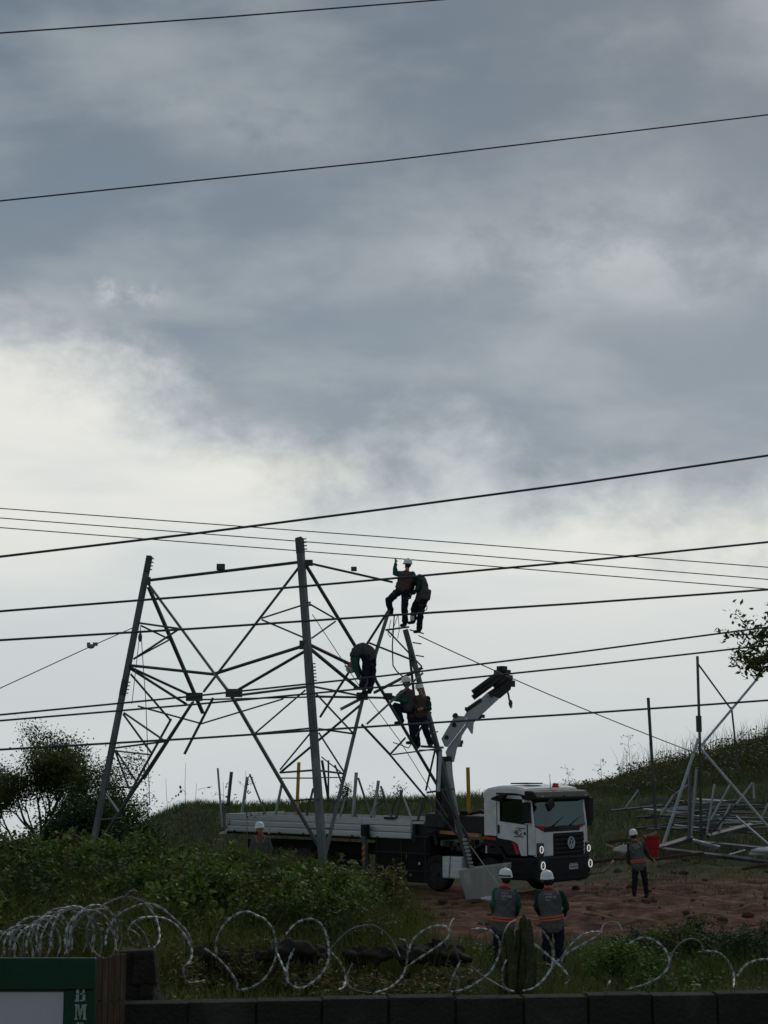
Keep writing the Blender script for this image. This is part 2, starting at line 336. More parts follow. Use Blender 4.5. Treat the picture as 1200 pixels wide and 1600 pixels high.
# ------------------------------------------------------------------ ground
def H(x, y):
    x = np.asarray(x, float); y = np.asarray(y, float)
    z = 0.04 * np.sin(x * .9 + 1.3) * np.cos(y * .7) + .03 * np.sin(x * 2.1 + y * 1.3) + .02 * np.sin(x * 4.3 - y * 3.7)
    left = sstep(1.5, -2.3, x + .3 * np.sin(y * .8)) * sstep(23, 32, y)
    z = z + 1.05 * left * (1 - .8 * sstep(34.0, 37.2, y) * sstep(-13, -9, x))          # overgrown bank before the truck bed
    z = z + .25 * sstep(31, 26, y) * sstep(9, 20, y)
    z = z + .55 * sstep(41.5, 50, y) * sstep(4, 9, x)                                # ground climbs under the steel
    ridge = sstep(50, 62, y)
    z = z + 1.75 * ridge * sstep(-12, -7.6, x) + .25 * ridge * np.sin(x * .35 + .5) * sstep(-12, -7, x)
    z = z - ridge * 1.3 * sstep(-8.5, -13, x)
    xr_ = np.clip(x - 5, 0, 45); z = z + sstep(50, 82, y) * xr_ * sstep(0, 9, xr_) * .19 * (1 - .5 * sstep(26, 60, x))
    z = z - sstep(66, 110, y) * 3.0 - np.clip(y - 84, 0, None) * .055                # the site sits on a rise, land falls away beyond
    mud = sstep(.2, 2.2, x + .35 * np.sin(y)) * sstep(32, 34.5, y) * sstep(46, 43, y)
    rut = np.sin(y * 4.1 + 1.1 * np.sin(x * .55) + .8 * np.sin(x * 1.7 + y)); z = z + mud * (.075 * rut * np.abs(rut) + .05 * np.sin(x * 3.1 + y * 2.2) * np.sin(y * 2.9 - x * 1.2) + .03 * np.sin(x * 7.3 + 2 * np.sin(y * 5.1)) * np.sin(y * 8.7))
    return z
def seg(a, b, n): return np.linspace(a, b, n, endpoint=False)
ys = np.concatenate([seg(-40, 9, 14), seg(9, 24, 40), seg(24, 48, 190), seg(48, 70, 80), seg(70, 120, 50), seg(120, 500, 30), np.linspace(500, 2600, 14)])
xs1 = np.concatenate([seg(-14, 14, 190), np.array([14.0])])
xs = np.concatenate([-np.geomspace(1500, 15, 40), xs1, np.geomspace(15, 1500, 40)])
GX, GY = np.meshgrid(xs, ys); GZ = H(GX, GY)
GZ = np.where(GY < 9.6, np.minimum(GZ, 0.0), GZ)
V = np.stack([GX, GY, GZ], -1).reshape(-1, 3); nx, ny = len(xs), len(ys)
I = (np.arange(ny - 1)[:, None] * nx + np.arange(nx - 1)[None]).ravel()
T = np.concatenate([np.stack([I, I + 1, I + nx + 1], 1), np.stack([I, I + nx + 1, I + nx], 1)])
def ground_mat():
    m = bpy.data.materials.new('ground_earth_and_turf'); m.use_nodes = True; t = m.node_tree; n = t.nodes; L = t.links.new
    b = n['Principled BSDF']; b.inputs['Roughness'].default_value = .92; b.inputs['Specular IOR Level'].default_value = .2
    g = n.new('ShaderNodeNewGeometry'); sp = n.new('ShaderNodeSeparateXYZ'); L(g.outputs['Position'], sp.inputs[0])
    def noise(sc, det=6, rg=.6, st=(1, 1, 1)):
        mp = n.new('ShaderNodeMapping'); mp.inputs['Scale'].default_value = st; L(g.outputs['Position'], mp.inputs[0])
        q = n.new('ShaderNodeTexNoise'); q.inputs['Scale'].default_value = sc; q.inputs['Detail'].default_value = det; q.inputs['Roughness'].default_value = rg; L(mp.outputs[0], q.inputs['Vector']); return q.outputs[0]
    def ramp(f, stops):
        r = n.new('ShaderNodeValToRGB'); e = r.color_ramp.elements
        e[0].position, e[0].color = stops[0][0], (*stops[0][1], 1); e[1].position, e[1].color = stops[-1][0], (*stops[-1][1], 1)
        for p_, c_ in stops[1:-1]: q = e.new(p_); q.color = (*c_, 1)
        L(f, r.inputs[0]); return r.outputs[0]
    def mth(op, a, b_=None):
        q = n.new('ShaderNodeMath'); q.operation = op
        for i, v in enumerate((a, b_)):
            if v is None: continue
            if isinstance(v, (int, float)): q.inputs[i].default_value = v
            else: L(v, q.inputs[i])
        return q.outputs[0]
    def sm(v, a, b_, lo=0, hi=1):
        q = n.new('ShaderNodeMapRange'); q.interpolation_type = 'SMOOTHSTEP'; L(v, q.inputs[0])
        for i, k in enumerate((a, b_, lo, hi)): q.inputs[i + 1].default_value = k
        return q.outputs[0]
    n1 = noise(.8); n2 = noise(3.2, 9, .7, (.42, 1.1, 1)); n3 = noise(.45, 4)
    mud = ramp(n2, [(.32, (.03, .015, .010)), (.45, (.095, .045, .027)), (.55, (.165, .078, .047)), (.68, (.27, .165, .115))])
    turf = ramp(n2, [(.3, (.022, .028, .010)), (.5, (.045, .055, .018)), (.7, (.085, .082, .034))])
    wob = mth('MULTIPLY', mth('SUBTRACT', n1, .5), 5.0)
    yy = mth('ADD', sp.outputs[1], wob); xx = mth('ADD', sp.outputs[0], wob)
    mask = mth('MULTIPLY', mth('MULTIPLY', sm(xx, .2, 1.6), sm(yy, 32.0, 34.0)), sm(yy, 47.5, 45.0))
    bare = mth('MULTIPLY', sm(n3, .56, .66), sm(sp.outputs[1], 44, 48))
    bare = mth('MULTIPLY', mth('MULTIPLY', bare, sm(sp.outputs[1], 64, 58)), .8)
    mask = mth('MAXIMUM', mask, bare)
    mx = n.new('ShaderNodeMix'); mx.data_type = 'RGBA'; L(mask, mx.inputs[0]); L(turf, mx.inputs[6]); L(mud, mx.inputs[7]); L(mx.outputs[2], b.inputs['Base Color'])
    bp = n.new('ShaderNodeBump'); bp.inputs['Strength'].default_value = .9; bp.inputs['Distance'].default_value = .12; L(n2, bp.inputs['Height']); L(bp.outputs[0], b.inputs['Normal'])
    return m
me = tri_mesh('ground', V, T, ground_mat(), True)
o = bpy.data.objects.new('ground', me); COL.objects.link(o); tag(o, kind='structure')
def gz(x, y): return float(H(x, y))

# ------------------------------------------------------------------ boundary wall of concrete blocks
WY0, WY1 = 9.22, 9.62                                    # the wall recedes a little to the right
def wall_y(x): return WY0 + (WY1 - WY0) * (x + 2.4) / 5.0
def wall_top(x): return 2.315 + .004 * x
wall = empty('block_wall', (0, 9.4, 0)); worg = (0, 9.4, 0)
tag(wall, 'shaded concrete block wall running along the bottom of the photo under coiled razor wire', 'wall')
x = -1.58; bl = []
wdir = nz([5.0, WY1 - WY0, 0]); wR = np.array([[wdir[0], -wdir[1], 0], [wdir[1], wdir[0], 0], [0, 0, 1]])
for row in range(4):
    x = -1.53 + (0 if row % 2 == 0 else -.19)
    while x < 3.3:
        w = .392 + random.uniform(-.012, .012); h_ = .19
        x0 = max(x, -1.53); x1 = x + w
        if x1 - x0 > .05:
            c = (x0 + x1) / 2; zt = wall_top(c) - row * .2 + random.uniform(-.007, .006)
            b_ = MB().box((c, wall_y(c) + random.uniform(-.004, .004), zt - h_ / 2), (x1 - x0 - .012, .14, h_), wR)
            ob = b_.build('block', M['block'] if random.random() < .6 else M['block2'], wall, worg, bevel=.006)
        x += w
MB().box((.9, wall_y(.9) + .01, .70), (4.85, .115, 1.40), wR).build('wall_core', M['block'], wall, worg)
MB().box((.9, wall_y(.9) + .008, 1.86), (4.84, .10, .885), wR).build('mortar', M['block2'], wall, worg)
# rough masonry pillar at the wall's left end
pil = empty('masonry_pillar', (-1.47, 9.58, 0)); tag(pil, 'rough crumbling stone pillar between dark boards and block wall', 'pillar')
for k in range(13):
    zt = 2.575 - k * .2
    m_ = MB(); n_ = 5
    for j in range(2):
        c = np.array([-1.52 + .10 * j + random.uniform(-.01, .01), 9.58 + random.uniform(-.01, .02), zt - .1])
        w = np.array([.108, .17, .19]) * random.uniform(.93, 1.03)
        bb = MB().box(c, w)
        bb.v = [tuple(np.array(q) + rng.normal(0, .014, 3)) for q in bb.v]
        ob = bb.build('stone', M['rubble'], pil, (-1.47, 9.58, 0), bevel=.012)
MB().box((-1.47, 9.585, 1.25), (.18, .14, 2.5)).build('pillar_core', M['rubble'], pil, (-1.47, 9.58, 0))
# upright boards beside the sign
bf = empty('board_fence', (-1.86, 9.0, 0)); tag(bf, 'dark weathered upright boards between green sign and stone pillar', 'fence')
for k in range(5):
    u0 = 149 + k * 9.4; Y = 8.95 + k * .055
    a = P(u0, 1497 - k * 1.2, Y); b_ = P(u0 + 9.0, 1497 - k * 1.2, Y + .05)
    c = (a + b_) / 2; w = np.linalg.norm(b_[:2] - a[:2])
    ang_ = math.atan2(b_[1] - a[1], b_[0] - a[0]); R = np.array([[math.cos(ang_), -math.sin(ang_), 0], [math.sin(ang_), math.cos(ang_), 0], [0, 0, 1]])
    z = a[2] + random.uniform(-.01, .006); sp_ = z - .245 - .004 * k
    MB().box((c[0], c[1], (z + sp_ + .006) / 2), (w * .96, .022, z - sp_ - .006), R).build('board', M['darkwood'], bf, (-1.86, 9.0, 0), bevel=.003)
    MB().box((c[0], c[1] + .012, sp_ / 2), (w * .97, .022, sp_), R).build('board', M['darkwood'], bf, (-1.86, 9.0, 0), bevel=.003)
# green sign box with white panel
SY = 8.86
sg = empty('green_sign', (-2.2, SY, 0)); so = (-2.2, SY, 0)
tag(sg, 'dark green sign frame with white panel and stencilled letters at bottom left corner', 'sign')
tl = P(148, 1497, SY); xr = tl[0]; zt = tl[2]; xi = P(100, 1560, SY)[0]; zi = P(100, 1551, SY)[2]; xl = xr - 1.9
MB().box(((xl + xr) / 2, SY + .075, zt / 2 - .004), (xr - xl, .06, zt - .008)).build('cabinet', M['signgreen'], sg, so, bevel=.008)
MB().box(((xl + xr) / 2, SY + .02, zt - .085), (xr - xl + .006, .05, .17)).build('top_rail', M['signgreen'], sg, so, bevel=.006)
zr = zt - .172
MB().box(((xi + xr) / 2 + .002, SY + .026, zr / 2), (xr - xi, .04, zr - .004)).build('side_post', M['signgreen'], sg, so, bevel=.006)
MB().box(((xl + xi) / 2, SY + .036, zi / 2 + .1), (xi - xl - .012, .02, zi - .2)).build('white_panel', M['signwhite'], sg, so, bevel=.004)
def letters(parent, org, xc, ztop, y, hgt, mat):
    g = {'B': [(0, 0, .28, .12), (0, .88, .28, 1), (.06, .1, .26, .47), (.06, .53, .26, .9), (.32, .02, .5, .1), (.32, .46, .5, .54), (.32, .9, .5, .98), (.5, .06, .68, .46), (.48, .54, .64, .94)],
         'M': [(0, 0, .22, .1), (0, .9, .2, 1), (.06, .1, .15, .9), (.2, .55, .32, .97), (.26, .25, .38, .7), (.34, .05, .42, .4), (.4, .3, .5, .75), (.46, .55, .56, .97), (.58, .1, .74, .9), (.56, 0, .8, .1), (.58, .9, .8, 1)],
         'O': [(.05, .15, .25, .85), (.5, .15, .7, .85), (.2, .88, .34, 1), (.42, .88, .56, 1), (.2, 0, .34, .12), (.42, 0, .56, .12), (.12, .8, .28, .93), (.48, .8, .64, .93), (.12, .07, .28, .2), (.48, .07, .64, .2)]}
    for i, ch in enumerate('BMO'):
        m_ = MB()
        for (x0, z0, x1, z1) in g[ch]:
            s_ = hgt; bx = xc - .36 * s_
            m_.box((bx + (x0 + x1) / 2 * s_, y, ztop - i * hgt * 1.17 - hgt + (z0 + z1) / 2 * s_), ((x1 - x0) * s_, .003, (z1 - z0) * s_))
        m_.build('letter', mat, parent, org)
lc = P(126, 1541, SY)
letters(sg, so, lc[0], lc[2], SY + .0045, .083, M['letter'])

# ------------------------------------------------------------------ vegetation
def rotv(v, axis, a):
    axis = nz(axis); return v * math.cos(a) + np.cross(axis, v) * math.sin(a) + axis * np.dot(axis, v) * (1 - math.cos(a))
def blades(name, X, Yv, hmin, hmax, wid, lean, mat, z0=None, label=None):
    n = len(X); Z = H(X, Yv) if z0 is None else z0
    h = hmin + (hmax - hmin) * rng.random(n) ** 1.6; a = rng.random(n) * 6.283; fa = rng.random(n) * 6.283
    ln = h * lean * (.25 + rng.random(n)); w = wid * (.6 + .8 * rng.random(n)); B = np.stack([X, Yv, Z - .03], 1)
    D = np.stack([np.cos(a), np.sin(a), 0 * a], 1); S = np.stack([np.cos(fa), np.sin(fa), 0 * a], 1) * (w / 2)[:, None]
    mid = B + D * (ln * .3)[:, None]; mid[:, 2] += h * .6
    tip = B + D * ln[:, None]; tip[:, 2] += h * (1 - .35 * lean * rng.random(n))
    V = np.stack([B - S, B + S, mid - S * .8, mid + S * .8, tip], 1).reshape(-1, 3)
    k = np.arange(n)[:, None] * 5
    T = np.concatenate([k + np.array([0, 1, 3]), k + np.array([0, 3, 2]), k + np.array([2, 3, 4])])
    me = tri_mesh(name, V, T, mat); ob = bpy.data.objects.new(name, me); COL.objects.link(ob)
    return tag(ob, label, 'grass', kind='stuff')
def leaf_arrays(C, size, up=.5, aspect=.55):
    n = len(C); d = rng.normal(size=(n, 3)); d[:, 2] *= .6; d /= np.linalg.norm(d, axis=1)[:, None]
    nn = rng.normal(size=(n, 3)); nn[:, 2] = np.abs(nn[:, 2]) + up; s = np.cross(d, nn); s /= np.linalg.norm(s, axis=1)[:, None] + 1e-9
    L = (size * (.6 + .8 * rng.random(n)))[:, None]; W = L * aspect
    V = np.stack([C - d * L * .5, C + s * W * .5 + d * L * .05, C + d * L * .5, C - s * W * .5 + d * L * .05], 1).reshape(-1, 3)
    k = np.arange(n)[:, None] * 4
    return V, np.concatenate([k + np.array([0, 1, 2]), k + np.array([0, 2, 3])])
def fr_sample(n, y0, y1, px0, px1, pw=1.0):              # ground points in a wedge of the view, deeper rows included
    Yv = y0 + (y1 - y0) * rng.random(n) ** pw; u = px0 + (px1 - px0) * rng.random(n); return (u - 600) / FPX * Yv, Yv
def vnoise(x, y, s):
    return .5 + .25 * (np.sin(x * s + 1.7 * np.sin(y * s * .7)) + np.sin(y * s * 1.3 + 2.1 * np.sin(x * s * .6 + 1)))
# foreground turf
X, Yv = fr_sample(70000, 17, 33, -60, 1260)
k = rng.random(len(X)) < .35 + .65 * vnoise(X, Yv, 1.4); X, Yv = X[k], Yv[k]
k = ~((X > .6) & (Yv > 31.5)) | (rng.random(len(X)) < .12); X, Yv = X[k], Yv[k]
blades('foreground_grass', X, Yv, .12, .42, .011, .55, M['grass'], label='long dark green grass in front of the workers')
X, Yv = fr_sample(9000, 18, 32, -60, 1260); k = rng.random(len(X)) < vnoise(X, Yv, .8) ** 2; X, Yv = X[k], Yv[k]
blades('dry_grass', X, Yv, .25, .62, .009, .5, M['dry'], label='straw coloured dry grass stems among the foreground grass')
# tall grass and weeds on the bank
X, Yv = fr_sample(60000, 24, 37.5, -40, 700); k = rng.random(len(X)) < sstep(1.2, -1.0, X + .5 * np.sin(Yv)); X, Yv = X[k], Yv[k]
blades('bank_grass', X, Yv, .25, 1.05, .012, .55, M['grass'], label='tall grass covering the bank before the truck bed')
X, Yv = fr_sample(4600, 26, 36.5, -40, 640); k = rng.random(len(X)) < sstep(.8, -1.5, X); X, Yv = X[k], Yv[k]
blades('bank_dry_grass', X, Yv, .5, 1.1, .010, .45, M['dry'], label='tall dry stems rising above the bank weeds')
def weeds(name, lab, nC, y0, y1, px0, px1, hlo, hhi, rad, npl, size, aspect, mat, tall=0.0, keepx=(.6, -1.4)):
    X, Yv = fr_sample(nC, y0, y1, px0, px1); k = rng.random(nC) < sstep(keepx[0], keepx[1], X) * np.clip(vnoise(X, Yv, 1.7) * 1.7 - .15, .06, 1); X, Yv = X[k], Yv[k]; n = len(X)
    low_ = 1 - .5 * sstep(31, 33, Yv) * sstep(.17, .08, np.abs(X / Yv + .08) * 2)
    hh = hlo + (hhi - hlo) * rng.random(n) ** 1.4 * (.45 + .75 * vnoise(X, Yv, .9)) * low_; Z = H(X, Yv); ln = rng.normal(size=(n, 2)) * .22
    t = .12 + .88 * rng.random((n, npl)) ** (.8 if tall else .65); a = rng.random((n, npl)) * 6.283; q = rad * (.35 + .8 * rng.random((n, npl))) * (1.15 - .75 * t)
    C = np.stack([X[:, None] + q * np.cos(a) + ln[:, :1] * t * hh[:, None], Yv[:, None] + q * np.sin(a) + ln[:, 1:] * t * hh[:, None], Z[:, None] + hh[:, None] * t], -1).reshape(-1, 3)
    sz = np.repeat(size * (.6 + .8 * rng.random(n)), npl); Vv, Tt = leaf_arrays(C, sz, .6, aspect)
    me = tri_mesh(name, Vv, Tt, M[mat]); ob = bpy.data.objects.new(name, me); COL.objects.link(ob); return tag(ob, lab, 'weeds', kind='stuff')
weeds('bank_weeds', 'dense leafy weeds covering the bank at left', 2500, 25.0, 36, -40, 640, .25, .8, .22, 44, .085, .62, 'weed')
weeds('bank_tall_weeds', 'taller ragged weeds standing out of the bank', 900, 26, 35.5, -40, 620, .5, 1.25, .19, 46, .125, .55, 'weed2', 1)
weeds('bank_narrow_weeds', 'narrow leaved olive weeds between the broad leaved ones', 1300, 23.5, 35.5, -40, 700, .35, .95, .16, 40, .12, .2, 'weed3')
weeds('ledge_weeds', 'ragged weeds hanging over the rubble lumps', 260, 22.6, 24.2, 300, 740, .2, .55, .14, 30, .09, .3, 'weed3', 0, (99, 98))
weeds('foreground_weeds', 'low leafy weeds in the grass right behind the block wall', 420, 19, 29, 200, 1240, .12, .4, .15, 30, .07, .6, 'weed2', 0, (99, 98))
# ridge and hill grass
X, Yv = fr_sample(42000, 50, 68, 180, 1240, .8)
blades('ridge_grass', X, Yv, .12, .45, .022, .6, M['grass_far'], label='grass on the rise behind the truck')
X, Yv = fr_sample(44000, 62, 86, 660, 1260, .8); k = rng.random(len(X)) < sstep(660, 960, 600 + X / Yv * FPX); X, Yv = X[k], Yv[k]
blades('hill_grass', X, Yv, .12, .6, .03, .6, M['scrub'], label='rough brown green grass on the hill at right')
X, Yv = fr_sample(900, 74, 86, 960, 1260)
blades('hill_reeds', X, Yv, .6, 2.0, .02, .35, M['dry'], label='thin dry reeds standing on the hill skyline at right')
X, Yv = fr_sample(9000, 43, 52, 905, 1240, 1); k = rng.random(len(X)) < vnoise(X, Yv, 1.6) ** 1.5; X, Yv = X[k], Yv[k]
blades('site_grass', X, Yv, .05, .16, .02, .6, M['grass_far'], label='short patchy grass around the steel pile')
X, Yv = fr_sample(15000, 31.5, 46.5, 640, 1240); k = rng.random(len(X)) < np.clip(vnoise(X, Yv, 2.1) * 2.2 - 1.25, 0, 1) * (.25 + .75 * sstep(6, 9, X) + sstep(36, 32, Yv)); X, Yv = X[k], Yv[k]
blades('mud_tufts', X, Yv, .05, .26, .016, .6, M['grass'], label='scattered grass tufts growing on the churned mud')
nC = 520; X, Yv = fr_sample(nC, 64, 84, 860, 1260); hh = (.15 + .75 * rng.random(nC) ** 2) * sstep(850, 1000, 600 + X / Yv * FPX); npl = 40
C = np.repeat(np.stack([X, Yv, H(X, Yv)], 1), npl, 0) + rng.normal(size=(nC * npl, 3)) * np.array([.42, .42, 0]); C[:, 2] += np.repeat(hh, npl) * rng.random(len(C))
Vv, Tt = leaf_arrays(C, .13 * np.ones(len(C)))
me = tri_mesh('hill_scrub', Vv, Tt, M['scrub']); ob = bpy.data.objects.new('hill_scrub', me); COL.objects.link(ob)
tag(ob, 'low dark scrub covering the hill at right', 'scrub', kind='stuff')

def grow(mb, tips, p, d, length, r, depth, spread, gravity=0, kids=3):
    pts = [p]; rs = [r]; q = np.array(p, float); dd_ = nz(d); n = 4
    for i in range(n):
        dd_ = nz(dd_ + rng.normal(size=3) * .13 + np.array([0, 0, gravity])); q = q + dd_ * length / n; pts.append(q.copy()); rs.append(r * (1 - .45 * (i + 1) / n))
    mb.tube(pts, rs, 5 if r > .02 else 3)
    if depth == 0: tips.append((pts[-1], dd_)); tips.append((pts[2], dd_)); return
    for k_ in range(kids):
        ax = rng.normal(size=3); a = spread * (.5 + .7 * random.random()); nd = rotv(dd_, np.cross(dd_, ax), a)
        st = pts[-1] if k_ == 0 else pts[random.choice((2, 3, 4))]
        grow(mb, tips, st, nd, length * random.uniform(.58, .82), r * .55, depth - 1, spread, gravity, kids)
def tree(name, label, base, dirs, length, r, depth, spread, leafmat, lsize, per, sig, group=None, kids=3, gravity=0, cat='tree', aspect=.55, keep=1.0):
    root = empty(name, base); tag(root, label, cat, group); mb = MB(); tips = []
    for d in dirs: grow(mb, tips, np.array(base) - np.array([0, 0, .1]), np.array(d, float), length, r, depth, spread, gravity, kids)
    mb.build('trunk', M['bark'], root, base, True)
    tp = [t[0] for t in tips if random.random() < keep]
    C = np.repeat(np.array(tp), per, 0) + rng.normal(size=(len(tp) * per, 3)) * sig
    Vv, Tt = leaf_arrays(C - np.array(base), lsize * np.ones(len(C)), aspect=aspect)
    me = tri_mesh('crown', Vv, Tt, leafmat); ob = bpy.data.objects.new('crown', me); COL.objects.link(ob); ob.parent = root
    return root
# left tree, airy above
bx, by = P(70, 1300, 50)[0], 50.0
tree('tree', 'airy bare-twigged tree at the left edge behind the tower leg', (bx, by, gz(bx, by)), [(-.5, .1, 1), (.35, -.1, 1), (-.9, .2, .8), (.9, 0, .75), (0, .3, 1.1), (-.15, -.3, .9)], 1.5, .075, 4, .55, M['leaf_olive'], .085, 46, .2, kids=3, keep=1.0)
bx, by = P(150, 1300, 47)[0], 47.0
tree('bush', 'dense dark green bush at the foot of the leftmost tower leg', (bx, by, gz(bx, by)), [(-.6, .1, .8), (.5, -.1, .8), (0, .2, 1), (.15, -.4, .8), (-.25, -.2, .9), (.8, .1, .5), (-.9, 0, .5)], 1.0, .05, 3, .6, M['leaf_dark'], .11, 75, .24, cat='bush')
bx, by = P(20, 1310, 44)[0], 44.0
tree('bush', 'olive scrubby bush at the left edge below the airy tree', (bx, by, gz(bx, by)), [(-.6, .1, .8), (.5, -.1, .8), (0, .2, 1), (.8, .1, .5), (-.9, 0, .5)], .55, .04, 3, .65, M['leaf_dull'], .09, 16, .17, cat='bush')
bx, by = P(105, 1330, 42)[0], 42.0
tree('bush', 'low leafy bush below the leftmost tower leg', (bx, by, gz(bx, by)), [(-.6, .1, .8), (.5, -.1, .8), (0, .2, 1), (.8, .1, .5), (-.9, 0, .5)], .5, .035, 3, .65, M['leaf'], .09, 14, .16, cat='bush')
# tree leaning in at the right edge
bx, by = P(1296, 1300, 33)[0], 33.0
root = empty('tree', (bx, by, gz(bx, by))); tag(root, 'leafy tree whose branch leans in at the right edge', 'tree')
mb = MB(); tips = []; b0 = np.array([bx, by, gz(bx, by)])
top = P(1275, 1075, 33); mb.tube([b0 - [0, 0, .2], b0 + [.08, 0, 2.2], top], [.15, .12, .09], 8)
for (u, v, dy) in ((1248, 1030, 0), (1240, 1050, .3), (1238, 1020, -.3), (1256, 1012, .4), (1290, 1010, 0), (1330, 1030, .2), (1275, 1000, -.3), (1310, 1000, .5)):
    e = P(u, v, 33 + dy); d = e - top; grow(mb, tips, top, d, np.linalg.norm(d), .05, 2, .55, .02, 3)
for (u, v) in ((1160, 974), (1156, 992), (1176, 1012), (1172, 1034), (1185, 985), (1190, 1030)):
    e = P(u, v, 33); s_ = P(1228, 1015, 33); grow(mb, tips, s_, e - s_, np.linalg.norm(e - s_) * .75, .022, 1, .5, -.03, 3)
mb.build('trunk', M['bark'], root, b0, True)
tp = np.array([t[0] for t in tips]); C = np.repeat(tp, 22, 0) + rng.normal(size=(len(tp) * 22, 3)) * .10
Vv, Tt = leaf_arrays(C - b0, .13 * np.ones(len(C)), aspect=.45); me = tri_mesh('crown', Vv, Tt, M['leaf_olive']); ob = bpy.data.objects.new('crown', me); COL.objects.link(ob); ob.parent = root
# single bushes before and behind the works
for (u, Y, ln, mat, ls, per, lab) in (
    (962, 24.5, .34, 'leaf_bright', .06, 30, 'bright green leafy plant in the grass right of the worker with clasped hands'),
    (1082, 29.0, .42, 'leaf_dark', .06, 34, 'round dark green bush at the edge of the red mud'),
    (1040, 27.5, .34, 'weed', .06, 24, 'mid green bush left of the round dark bush'),
    (985, 29.5, .30, 'leaf', .055, 22, 'small green bush on the mud edge above the bright plant'),
    (1150, 27.0, .36, 'leaf', .06, 22, 'low green bush near the right edge below the mud'),
    (1195, 29.0, .40, 'scrub', .06, 22, 'brownish bush cut by the right edge below the mud'),
    (595, 31.0, .40, 'weed', .07, 26, 'leafy shrub beside the striped stabiliser leg'),
    (520, 31.5, .42, 'weed', .07, 24, 'leafy shrub below the central tower leg'),
    (455, 32.0, .40, 'weed', .075, 26, 'leafy shrub left of the central tower leg'),
    (300, 34.0, .45, 'weed', .075, 22, 'leafy shrub on the bank left of the half hidden worker'),
    (240, 33.0, .42, 'leaf', .075, 22, 'shrub on the bank right of the leftmost tower leg'),
    (390, 29.5, .36, 'weed', .075, 22, 'shrub low on the bank below the half hidden worker')):
    x_ = (u - 600) / FPX * Y
    tree('bush', lab, (x_, Y, gz(x_, Y)), [(-.7, .1, .7), (.6, -.1, .7), (0, .2, 1), (.3, -.5, .7), (-.3, -.4, .9)], ln, .02, 2, .6, M[mat], ls, per, .085, cat='bush')
for i in range(16):                                      # leafy clumps of the bank, alike
    u = 20 + 38 * i + random.uniform(-14, 14); Y = random.uniform(27.5, 34.5)
    if 330 < u < 490: Y = random.uniform(26.5, 29.5)
    x_ = (u - 600) / FPX * Y
    tree('weed_clump', 'leafy weed clump rising out of the overgrown bank', (x_, Y, gz(x_, Y)), [(-.7, .1, .7), (.6, -.1, .7), (0, .2, 1), (.3, -.5, .7), (-.3, -.4, .9)], random.uniform(.38, .62), .018, 2, .6, M[('weed2', 'weed', 'weed2', 'weed3')[i % 4]], random.uniform(.08, .12), 20, .11, group='leafy weed clumps on the bank', cat='weed')
# thin plants on the skyline
for (u, v0, v1, Y, lab) in ((612, 1270, 1224, 57, 'small bushy sapling on the skyline behind the truck bed'), (540, 1262, 1222, 58, 'slender sapling on the skyline right of the central leg'),):
    b_ = P(u, v0, Y); t_ = P(u, v1, Y); h_ = t_[2] - b_[2]
    tree('sapling', lab, (b_[0], Y, b_[2]), [(.05, 0, 1), (-.2, 0, 1)], h_ * .5, .03, 2, .55, M['leaf_dull'], .08, 10, .1, cat='sapling')
def stalk(u, v0, v1, Y, lean, lab):
    a = P(u, v0, Y); a[2] = min(a[2], gz(a[0], Y)); b_ = P(u + lean, v1, Y); root = empty('weed_stalk', a); tag(root, lab, 'weed')
    m_ = MB(); pts = [a + (b_ - a) * t + np.array([.05 * math.sin(t * 5), 0, 0]) for t in (0, .3, .6, .85, 1)]; m_.tube(pts, [.014, .011, .009, .006, .004], 4)
    C = []
    for k_ in range(9):
        t = .35 + .6 * random.random(); p = a + (b_ - a) * t; q = p + np.array([random.uniform(-.35, .35), random.uniform(-.2, .2), random.uniform(.0, .25)]); m_.tube([p, (p + q) / 2 + [0, 0, .03], q], [.006, .005, .003], 3); C += [q, (p + q) / 2, q + [.03, 0, .04]]
    m_.build('stem', M['stalk'], root, a)
    Vv, Tt = leaf_arrays(np.repeat(np.array(C), 2, 0) + rng.normal(size=(len(C) * 2, 3)) * .04 - a, .085 * np.ones(len(C) * 2)); me = tri_mesh('leaves', Vv, Tt, M['leaf_dull']); ob = bpy.data.objects.new('leaves', me); COL.objects.link(ob); ob.parent = root
stalk(287, 1300, 1192, 40, 6, 'tall thin weed on the skyline left of the loaded steel, the tallest there')
stalk(270, 1300, 1215, 40, -8, 'thin weed left of the tallest skyline weed')
stalk(300, 1290, 1224, 40, 10, 'short bent weed right of the tallest skyline weed')
stalk(350, 1290, 1222, 41, 2, 'thin weed beside the first post on the truck bed')
stalk(384, 1290, 1204, 41, 3, 'leafy thin weed in front of the loaded steel')
stalk(983, 1215, 1145, 72, 0, 'bare upright weed on the hill skyline right of the cab')
stalk(888, 1240, 1200, 72, 0, 'bare weed on the skyline above the red beacon')
stalk(938, 1225, 1185, 73, 2, 'short weed on the skyline right of the cab mirror')

# ------------------------------------------------------------------ dismantled transmission tower
Lb, Nb, Rb = np.array([-7.43, 39.8]), np.array([-1.4, 36.0]), np.array([2.4, 42.0])
LEGS = {'L': ((235, 870, 40.6), (146, 1325, 39.8)), 'N': ((470, 839, 38.3), (507, 1345, 36.0)), 'R': ((612, 900, 41.4), (737, 1362, 41.6)), 'F': ((452, 880, 43.4), (411, 1340, 45.8))}
def leg_at(k, v):
    (u0, v0, y0), (u1, v1, y1) = LEGS[k]; t = (v - v0) / (v1 - v0); return u0 + (u1 - u0) * t, y0 + (y1 - y0) * t
def FP(face, u, v):                                      # a point of a tower face
    ua, ya = leg_at(face[0], v); ub, yb = leg_at(face[1], v); t = (u - ua) / (ub - ua); t = max(-.1, min(1.15, t))
    return P(u, v, ya + (yb - ya) * t)
tw = empty('lattice_tower', (-2.5, 40.9, 0)); to = (-2.5, 40.9, 0)
